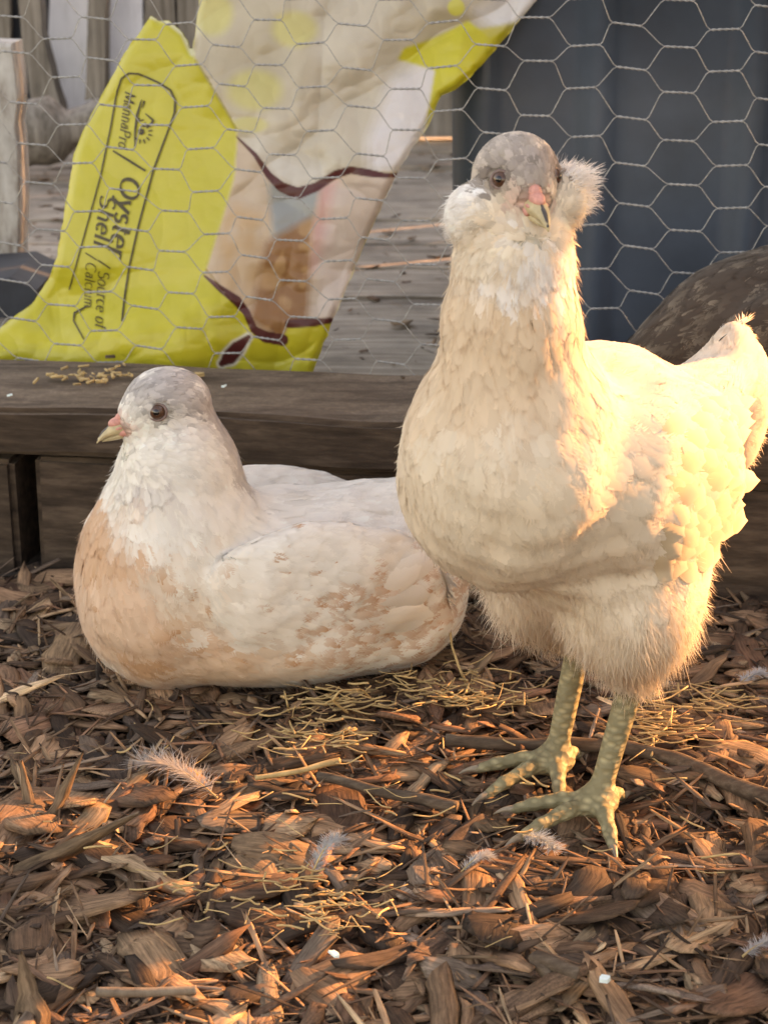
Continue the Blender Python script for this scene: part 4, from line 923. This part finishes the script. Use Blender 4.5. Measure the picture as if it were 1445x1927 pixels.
bl2 += [(hc2 + ha2[0] * .029 - ha2[2] * .006, (.013, .014, .010), (.70, .42, .36), .75)]
def spots2(P, c0, c1, rs):
    x, y, z = P.T; wgt = sstep(.02, -.02, x) * sstep(.04, .062, np.abs(y)) * sstep(.105, .085, z) * (1 - .5 * sstep(-.09, -.15, x)) * (1 - sstep(-.12, -.155, x))
    hit = (rs.random(len(P)) < .55 * wgt) | ((rs.random(len(P)) < .05) & (x > .0) & (z < .12)); a = (hit * rs.uniform(.45, 1.0, len(P)))[:, None]
    c1 = c1 * (1 - a) + np.array((.58, .29, .15)) * a; c0 = c0 * (1 - a * .25) + np.array(BUFF) * a * .25
    return c0, c1
rows2 = [((-.055, .086, .050), (-.065, .072, .102), 8, .040, .016, (-1, -.14, -.05), (-1, -.16, .05), (-.1, 1, .35), .05)]
ears2 = [(hc2 - ha2[1] * .020 - ha2[2] * .006 + ha2[0] * .012, -ha2[1] * .8 + ha2[0] * .5 + ha2[2] * .1, .25, 250, .013, (.66, .62, .61), (.004, .004, .004)), (hc2 - ha2[2] * .024 + ha2[0] * .020, ha2[0] * .6 - ha2[2] * .8, .3, 260, .009, LAV, (.004, .005, .006))]
hen('hen', O2, f2, pr2, an2, bl2, (24000, 110000), 12, 'white hen with orange speckles and grey head sitting on the wood chips', headinfo=dict(hc=hc2, hf=hf2, kw=dict(beak_len=.020, eye_ang=66, eye_up=.24, eyer=.0054)),
    extra=lambda rs, fd: wing_feathers(rs, rows2, (.84, .79, .73), fd, root=(.97, .94, .90)), spots=spots2, lump=(.0011, .0, .155), fluffpts=ears2, dense=lambda P: 1 + 4 * (P[:, 2] > .155))

# ---------- the brown hen resting on the timber, mostly out of frame
f3 = unit(np.array([.90, .10])); O3 = np.array([.375, 1.352, .131])
hc3 = np.array([.12, 0, .175]); hf3 = unit(np.array([.95, -.2, -.1])); ha3 = frame(hf3)
pr3 = [('ell', (.05, 0, .072), (.065, .066, .075), pitch_up(12), .03), ('ell', (-.03, 0, .066), (.105, .074, .070), pitch_up(-4), .04), ('ell', (-.10, 0, .055), (.065, .05, .048), E3, .04), ('cone', (-.12, 0, .06), (-.185, 0, .040), .036, .016, .04),
       ('cone', (.075, 0, .11), (.105, 0, .15), .046, .034, .04), ('cone', (.10, 0, .145), tuple(hc3), .034, .024, .03), ('ell', tuple(hc3), (.024, .021, .021), ha3, .01), ('ell', (-.04, .06, .072), (.09, .022, .044), E3, .02), ('ell', (-.04, -.06, .072), (.09, .022, .044), E3, .02)]
an3 = [hA((.1, 0, .19), (-1, 0, -.2), .008, .005, .1, .1, .006), hA((.1, 0, .12), (-.4, 0, -1), .02, .01, .1, .1, .01), hA((.0, 0, .14), (-1, 0, 0), .024, .014, .12, .1, .008), hA((-.12, 0, .10), (-1, 0, -.25), .028, .015, .12, .1, .01), hA((-.18, 0, .05), (-1, 0, -.3), .035, .015, .12, .2, .01), hA((-.03, .08, .07), (-1, 0, -.2), .028, .015, .13, .05, .008), hA((-.03, -.08, .07), (-1, 0, -.2), .028, .015, .13, .05, .008), hA((.05, 0, .0), (-1, 0, 0), .02, .012, .1, .3, .01)]
def spots3(P, c0, c1, rs):
    a = (rs.random(len(P)) < .35)[:, None] * rs.uniform(.3, .9, (len(P), 1)); return c0, c1 * (1 - a) + np.array((.26, .20, .15)) * a
hen('hen', O3, f3, pr3, an3, [(.075, .052, .040), ((.02, 0, .12), (.12, .1, .05), (.05, .033, .026), .6)], (6500, 9000), 13, 'dark brown speckled hen resting on the timber by the bin', headinfo=dict(hc=hc3, hf=hf3, kw=dict(eye_ang=66)), spots=spots3, vox=.0034)
# ------------------------------------------------------------------ wood chip mulch
def chip_template(rs, kind):
    st = 6; u = np.linspace(0, 1, st); asp = rs.uniform(.12, .32) if kind == 0 else rs.uniform(.035, .09) if kind == 1 else rs.uniform(.38, .65)
    L_ = np.array([rs.uniform(.2, .85)] + list(rs.uniform(.7, 1.1, st - 2)) + [rs.uniform(.15, .8)]) * asp / 2; R_ = np.array([rs.uniform(.2, .85)] + list(rs.uniform(.7, 1.1, st - 2)) + [rs.uniform(.15, .8)]) * asp / 2
    mid = asp * .25 * np.cumsum(rs.normal(0, .3, st)); bend = rs.normal(0, .035) * (u - .5) ** 2 * 2 + rs.normal(0, .005, st); th_ = rs.uniform(.25, .6) * asp * rs.uniform(.35, .8)
    th_ = min(th_ * .7, .06); tw = rs.normal(0, .15) * (u - .5); V, Wd = [], []
    for i in range(st):
        tk = th_ * (.45 if i in (0, st - 1) else 1) * rs.uniform(.7, 1.2)
        for (y, z) in ((-L_[i], 0), (-L_[i] * .75, tk), (R_[i] * .75, tk * rs.uniform(.7, 1.1)), (R_[i], 0)):
            V.append((u[i] - .5 + rs.normal(0, .07 if i in (0, st - 1) else .015), mid[i] + y * math.cos(tw[i]) - z * math.sin(tw[i]), bend[i] + y * math.sin(tw[i]) + z * math.cos(tw[i]))); Wd.append((u[i], y, z))
    Fs = []
    for i in range(st - 1):
        for j in range(4): k = (j + 1) % 4; Fs.append((i * 4 + j, (i + 1) * 4 + j, (i + 1) * 4 + k, i * 4 + k))
    Fs += [(0, 1, 2, 3), ((st - 1) * 4 + 3, (st - 1) * 4 + 2, (st - 1) * 4 + 1, (st - 1) * 4)]
    V = np.array(V); V[:, 2] -= V[:, 2].min(); return V, np.array(Fs)[:, ::-1], np.array(Wd)
rc = np.random.default_rng(5)
TPL = [chip_template(rc, 0 if k < 14 else 1 if k < 22 else 2) for k in range(28)]
CHIPC = np.array([(.20, .118, .076), (.28, .17, .108), (.11, .066, .045), (.34, .22, .14), (.07, .046, .034), (.23, .125, .082), (.40, .28, .185), (.15, .105, .082), (.25, .185, .145)])
CP = np.array([.17, .20, .14, .14, .10, .09, .07, .06, .05])
def eul(yaw, pit, rol):
    cy, sy, cp, sp, cr, sr = np.cos(yaw), np.sin(yaw), np.cos(pit), np.sin(pit), np.cos(rol), np.sin(rol)
    return np.stack([np.stack([cy * cp, cy * sp * sr - sy * cr, cy * sp * cr + sy * sr], -1), np.stack([sy * cp, sy * sp * sr + cy * cr, sy * sp * cr - cy * sr], -1), np.stack([-sp, cp * sr, cp * cr], -1)], -2)
def in_front(x, y): return y < 1.318 + BSL * x
def scatter(n_, lo, hi, box, kinds, zlo, zhi, tilt, rs):
    x = rs.uniform(box[0], box[1], n_); y = rs.uniform(box[2], box[3], n_); k = in_front(x, y + .01); x, y = x[k], y[k]; n_ = len(x)
    L = np.exp(rs.uniform(math.log(lo), math.log(hi), n_)); yaw = rs.uniform(0, 2 * math.pi, n_); pit = rs.normal(0, tilt, n_); rol = rs.normal(0, tilt, n_)
    z = height(x, y) + rs.uniform(zlo, zhi, n_) + np.abs(np.sin(pit)) * L * .25
    ti = rs.choice(kinds, n_); ci = CHIPC[rs.choice(len(CHIPC), n_, p=CP / CP.sum())] * np.array((1.0, .99, .95)) * np.exp(rs.normal(0, .28, (n_, 1)))
    return x, y, z, L, yaw, pit, rol, ti, ci
def mulch_mesh(name, sets):
    Vs, Fs, Cs, Ws = [], [], [], []; n0 = 0
    for x, y, z, L, yaw, pit, rol, ti, ci in sets:
        M_ = eul(yaw, pit, rol)
        for k in range(len(TPL)):
            q = np.nonzero(ti == k)[0]
            if not len(q): continue
            tv, tf, tw = TPL[k]; X = np.einsum('nij,mj->nmi', M_[q], tv) * L[q][:, None, None] + np.stack([x[q], y[q], z[q]], -1)[:, None]
            Vs.append(X.reshape(-1, 3)); Fs.append((tf[None] + (n0 + np.arange(len(q)) * len(tv))[:, None, None]).reshape(-1, 4)); n0 += len(q) * len(tv)
            Cs.append(np.repeat(ci[q][:, None], len(tv), 1).reshape(-1, 3)); Ws.append((tw[None] * L[q][:, None, None] + rc.uniform(0, 9, (len(q), 1, 1))).reshape(-1, 3))
    return np_mesh(name, np.concatenate(Vs), np.concatenate(Fs), np.concatenate(Cs), np.concatenate(Ws))
allk = np.arange(28); thin = np.arange(14, 22); fat = np.r_[0:14, 22:28]
VIS = (-.34, .36, .60, 1.40); BIG = (-.75, .8, .38, 1.42)
sets = [scatter(5200, .014, .040, BIG, allk, -.004, .006, .2, rc), scatter(6500, .010, .030, VIS, allk, -.002, .010, .30, rc), scatter(4200, .026, .062, VIS, fat, 0, .011, .18, rc),
        scatter(9000, .004, .012, VIS, allk, .000, .013, .4, rc), scatter(7000, .014, .05, VIS, thin, .000, .016, .26, rc), scatter(1500, .02, .05, BIG, thin, 0, .01, .25, rc)]
# chips and shreds pushed up round the sitting hen
n_ = 260; a_ = rc.uniform(0, 2 * math.pi, n_); ka = rc.uniform(.98, 1.12, n_); lf2 = np.array([-f2[1], f2[0]]); e_ = np.outer(-.022 + .125 * ka * np.cos(a_), f2) + np.outer(.088 * ka * np.sin(a_), lf2) + O2[:2]
rg = list(scatter(n_, .010, .034, VIS, allk, .004, .012, .28, rc)); kk = len(rg[0]); rg[0], rg[1] = e_[:kk, 0], e_[:kk, 1]; rg[2] = height(rg[0], rg[1]) + rc.uniform(.006, .014, kk); rg[4] = a_[:kk] + math.pi / 2 + math.atan2(f2[1], f2[0]) + rc.normal(0, .5, kk)
sets.append(tuple(rg))
o = link('mulch', mulch_mesh('mulch', sets), M_chip); tag(o, 'brown shredded wood chip mulch covering the ground around the hens', 'mulch', kind='stuff')
# the largest chips one by one
lib = []
for k in range(28):
    for v in range(3):
        tv, tf, tw = TPL[k]; cc = CHIPC[rc.choice(len(CHIPC), p=CP / CP.sum())] * math.exp(rc.normal(0.05, .2))
        lib.append((k, np_mesh('wood_chip', tv, tf, np.broadcast_to(cc, tv.shape).copy(), tw * .05 + rc.uniform(0, 9))))
for k, me in lib: me.materials.append(M_chip)
def clear_of_hens(x, y, r=0.0):
    d1 = np.hypot((x - O1[0]) / .075, (y - O1[1]) / .075); q = np.array([x - O2[0], y - O2[1]]); a = q @ f2; b_ = q @ np.array([-f2[1], f2[0]])
    return d1 > 1 and (a + .03) ** 2 / .155 ** 2 + b_ ** 2 / .095 ** 2 > 1
n_ = 0
while n_ < 290:
    y = rc.uniform(.62, 1.30); x = rc.uniform(-.30, .30) * (y + .12) / .95
    if not in_front(x, y + .03) or not clear_of_hens(x, y): continue
    k, me = lib[rc.integers(len(lib))]; L = rc.uniform(.034, .068) if k in fat else rc.uniform(.05, .10)
    if k >= 22: L *= .7
    o = link('wood_chip', me, None, GROUND); o.scale = (L,) * 3; o.location = (x, y, float(height(np.array(x), np.array(y))) + rc.uniform(.006, .013))
    o.rotation_euler = (rc.normal(0, .24), rc.normal(0, .17), rc.uniform(0, 6.28)); n_ += 1

def stick(name, pts, r0, r1, mat, label, cat_, sides=8, wob=.0012):
    P = np.array(pts, float); u = np.linspace(0, 1, 40); q = np.stack([np.interp(u, np.linspace(0, 1, len(P)), P[:, i]) for i in range(3)], -1)
    for _ in range(3): q[1:-1] = (q[:-2] + q[1:-1] * 2 + q[2:]) / 4
    q += wob * np.stack([vnoise(q, 50, 1), vnoise(q, 50, 2), vnoise(q, 50, 3)], -1); c = q[0].copy(); V, Fc = tube(q - c, np.linspace(r0, r1, 40) * (1 + .12 * vnoise(q, 90, 4)), sides)
    o = link(name, py_mesh(name, [(V, Fc)]), mat); o.location = c; return tag(o, label, cat_)
g = lambda px, py, up=0.0: at_z(float(px), float(py), .006 + up)
stick('twig', [g(840, 1392, .004), g(1000, 1400, .006), g(1160, 1402, .006), g(1280, 1430, .006), g(1380, 1478, .005), g(1470, 1512, .004)], .0042, .0055, M_twig, 'long brown twig lying behind the feet of the standing hen', 'twig')
stick('twig', [g(478, 1462, .006), g(560, 1450, .007), g(640, 1432, .008)], .0016, .0022, M_straw, 'pale thin stick lying in the sunlit patch', 'twig')
stick('twig', [g(600, 1462, .006), g(700, 1488, .006), g(860, 1520, .004)], .0030, .0038, M_twig, 'brown stick lying before the standing hen', 'twig')
stick('twig', [g(180, 1868, .006), g(290, 1866, .006), g(372, 1862, .006)], .0026, .0022, M_fence, 'straight tan stick lying in the shaded foreground mulch', 'twig')
stick('twig', [g(1040, 1850, .004), g(1000, 1800, .012), g(1090, 1830, .01)], .003, .004, M_twig, 'short bent brown stick in the foreground mulch', 'twig')
# splinters standing up on the left
def splinter(px, py, ang, L, W, lean, label, seed):
    rs = np.random.default_rng(seed); p = g(px, py); u = np.linspace(0, 1, 9); d = np.array([math.cos(R(ang)) * math.cos(R(lean)), .15, math.sin(R(ang))]); d = unit(d); sd = unit(np.cross(d, np.array([0, 1., .3])))
    V = []; wd = W * (1 - u ** 1.6) * (1 + rs.normal(0, .12, 9)) / 2 + .0006
    for i in range(9):
        c = d * L * u[i] + np.array([0, .004, 0]) * math.sin(u[i] * 2) ; V += [c - sd * wd[i], c - sd * wd[i] * .6 + np.array([0, .003, 0]), c + sd * wd[i] * .6 + np.array([0, .003, 0]), c + sd * wd[i]]
    Fc = [(i * 4 + j, (i + 1) * 4 + j, (i + 1) * 4 + (j + 1) % 4, i * 4 + (j + 1) % 4) for i in range(8) for j in range(4)] + [(3, 2, 1, 0)]
    V = np.array(V); cc = np.broadcast_to(np.array((.22, .15, .10)), V.shape).copy(); o = link('splinter', np_mesh('splinter', V, np.array(Fc), cc, np.stack([np.repeat(u * L, 4), np.tile([0, .003, .006, .009], 9), np.zeros(36)], -1)), M_chip)
    o.location = p - np.array([0, 0, .006]); tag(o, label, 'splinter')
splinter(20, 1640, 22, .078, .015, 30, 'broad grey wood splinter leaning up out of the mulch', 1)
splinter(78, 1560, 62, .055, .008, 20, 'slim sunlit splinter standing upright in the mulch', 2)
splinter(62, 1545, 100, .040, .009, 20, 'short dark splinter standing next to the slim upright one', 3)
splinter(66, 1930, 100, .040, .016, 20, 'reddish pointed chip standing up in the shaded foreground', 4)
# straw
def straw(name, centers, n_, L, seed, label):
    rs = np.random.default_rng(seed); parts = []; c0 = g(*centers[0][:2])
    for k in range(n_):
        cx, cy, rx, ry = centers[rs.integers(len(centers))]; p = g(cx + rs.normal() * rx, cy + rs.normal() * ry) - c0; p[2] = rs.uniform(.002, .012)
        a = rs.uniform(0, math.pi) if rs.random() < .4 else rs.normal(0, .35); l_ = L * rs.uniform(.4, 1.2); u = np.linspace(-.5, .5, 6); bend = rs.normal(0, .14); lift_ = rs.normal(0, .16)
        P = np.stack([p[0] + l_ * (u * math.cos(a) - bend * u * u * math.sin(a)), p[1] + l_ * (u * math.sin(a) + bend * u * u * math.cos(a)), p[2] + np.abs(l_ * u * lift_) + .0015 * np.sin(u * 3 + k)], -1)
        parts.append(tube(P, rs.uniform(.00025, .0008), 4))
    o = link(name, py_mesh(name, parts), M_straw); o.location = c0; tag(o, label, 'straw', kind='stuff')
straw('straw', [(850, 1310, 70, 16), (900, 1330, 50, 12), (650, 1340, 45, 22), (600, 1400, 50, 22)], 210, .020, 1, 'tangle of dry straw between the two hens')
straw('straw', [(1320, 1345, 60, 30), (1240, 1390, 30, 25)], 90, .032, 2, 'sunlit dry straw behind the standing hen')
straw('straw', [(480, 1690, 110, 25), (620, 1740, 60, 25)], 80, .014, 3, 'short pale grass clippings in the foreground mulch')
straw('straw', [(1050, 1500, 330, 110), (350, 1550, 260, 120)], 70, .022, 4, 'loose straw scattered in the mulch')
# bent straw stems
stick('straw_stem', [g(880, 1290, 0), g(866, 1262, .012), g(850, 1215, .022), g(845, 1160, .030)], .0011, .0007, M_straw, 'upright bent straw stem behind the tail of the sitting hen', 'straw', 6, .0004)
stick('straw_stem', [g(545, 1340, 0), g(542, 1325, .010), g(536, 1300, .014)], .0009, .0005, M_straw, 'short straw stem standing in front of the sitting hen', 'straw', 6, .0004)
stick('straw_stem', [g(655, 1340, .004), g(625, 1318, .016), g(640, 1300, .022), g(680, 1296, .018), g(700, 1315, .006)], .0009, .0006, M_straw, 'curled straw loop in front of the sitting hen', 'straw', 6, .0004)
# fallen feathers
def fallen(px, py, yaw, L, colr, label, seed, up=.012):
    rs = np.random.default_rng(seed); p = g(px, py); V, Fc, C, N = [], [], [], []
    ax = np.array([math.cos(yaw), math.sin(yaw), 0]); sd = np.array([-ax[1], ax[0], 0]); nb = 420
    u = rs.uniform(.08, 1, nb); s = rs.choice([-1, 1], nb); P = ax * (u * L)[:, None] + np.array([0, 0, 1]) * (up * np.sin(u * 2.4) * .6)[:, None]
    D = unit(ax * rs.uniform(.2, 1.4, (nb, 1)) + sd * (s * rs.uniform(.5, 1.0, nb))[:, None] + np.array([0, 0, 1]) * rs.uniform(0, .7, (nb, 1)))
    a = make_strands(P, np.tile([0, 0, 1.], (nb, 1)) + rs.normal(0, .2, (nb, 3)), D, L * .34 * rs.uniform(.6, 1.1, nb), np.full(nb, .00045), np.full(nb, .25), np.array([0, 0, -.1]), np.tile(np.array(colr) * .72, (nb, 1)), rs)
    o = link('fallen_feather', np_mesh('fallen_feather', a[0], a[1], a[2]), M_fluff); uu = np.linspace(0, 1, 12)
    rq = link('quill', py_mesh('quill', [tube(ax * (uu * L * 1.0)[:, None] + np.array([0, 0, 1]) * (up * np.sin(uu * 2.4) * .6)[:, None], .0007 * (1 - .7 * uu), 5)]), M_straw, o)
    o.location = p + np.array([0, 0, .003]); tag(o, label, 'feather')
fallen(410, 1510, 2.6, .055, (.62, .56, .52), 'curved grey downy feather lying left of the pale stick', 1, .02)
fallen(1215, 1335, .9, .024, (.70, .58, .44), 'fluffy sunlit feather behind the leg of the standing hen', 2, .014)
fallen(1385, 1300, .4, .022, (.70, .70, .72), 'white downy feather under the tail of the standing hen', 3, .012)
fallen(868, 1650, .5, .018, (.70, .68, .66), 'tiny white down feather in the shaded mulch', 4, .01)
fallen(985, 1580, -1.0, .028, (.62, .66, .68), 'narrow bluish white feather by the toes of the standing hen', 5, .008)
fallen(585, 1660, 1.0, .028, (.66, .64, .62), 'narrow white feather sticking up beside the grass clippings', 6, .02)
fallen(1395, 1810, .3, .020, (.60, .56, .55), 'pale down feather among the foreground chips', 7, .01)
# paint flakes and scraps
def scrap(name, p, size, mat, label, cat_, seed):
    rs = np.random.default_rng(seed); a = np.sort(rs.uniform(0, 6.28, 7)); r = rs.uniform(.6, 1, 7); top = np.stack([np.cos(a) * r * size, np.sin(a) * r * size * .7, size * .35 + rs.uniform(0, .2, 7) * size], -1); bot = top * np.array([1.05, 1.05, 0])
    Fs = [tuple(range(7)), tuple(range(13, 6, -1))] + [(7 + i, 7 + (i + 1) % 7, (i + 1) % 7, i) for i in range(7)]; me = bpy.data.meshes.new(name); me.from_pydata(np.concatenate([top, bot]).tolist(), [], Fs); me.update()
    o = link(name, me, mat); o.location = p; o.rotation_euler = (rs.normal(0, .2), rs.normal(0, .2), rs.uniform(0, 6)); tag(o, label, cat_)
scrap('paint_flake', g(628, 1797, .012), .0035, M_paint, 'pale blue paint flake on the foreground mulch', 'flake', 1)
scrap('paint_flake', g(1137, 1845, .012), .0045, M_paint, 'pale chip of paint on the mulch near the bent stick', 'flake', 2)
bt = lambda px, py: at_z(float(px), float(py), .1325)
for k, (px, py, s, mt, lb) in enumerate([(208, 674, .0055, M_twig, 'brown bark scrap lying against the yellow sack on the timber'), (375, 708, .006, M_straw, 'tan crumb lying on the timber behind the head of the sitting hen'), (358, 712, .004, M_twig, 'brown crumb lying next to the tan crumb on the timber'),
                                          (422, 728, .003, M_paint, 'small white speck on the timber'), (1205 - 450, 712, .004, M_twig, 'dark crumb on the timber close to the standing hen'), (20, 745, .003, M_paint, 'white speck at the left of the timber top')]):
    scrap('scrap', bt(px, py), s, mt, lb, 'scrap', 10 + k)
rs = np.random.default_rng(3); parts = []; c0 = bt(165, 715)
for k in range(46):
    p = bt(165 + rs.normal() * 34, 712 + rs.normal() * 9) - c0; p[2] = .0015; a = rs.uniform(0, 6.28); l_ = rs.uniform(.003, .011); d = np.array([math.cos(a), math.sin(a), rs.uniform(0, .25)]) * l_
    parts.append(tube(np.array([p - d / 2, p, p + d / 2]) + np.array([0, 0, abs(d[2]) / 2]), rs.uniform(.0005, .0016), 5))
o = link('litter', py_mesh('litter', parts), M_straw); o.location = c0; tag(o, 'small heap of dry straw litter on the timber behind the sitting hen', 'litter', kind='stuff')

# bits of litter on the deck boards
n_ = 1100; x = rc.uniform(-.9, .35, n_); y = rc.uniform(1.62, 3.4, n_); L = np.exp(rc.uniform(math.log(.006), math.log(.030), n_))
st_ = (x, y, np.full(n_, .0565), L, rc.uniform(0, 6.28, n_), rc.normal(0, .05, n_), rc.normal(0, .05, n_), rc.choice(allk, n_), CHIPC[rc.choice(len(CHIPC), n_)] * .8)
o = link('deck_litter', mulch_mesh('deck_litter', [st_]), M_chip); tag(o, 'bark crumbs scattered over the grey deck planks', 'litter', kind='stuff')
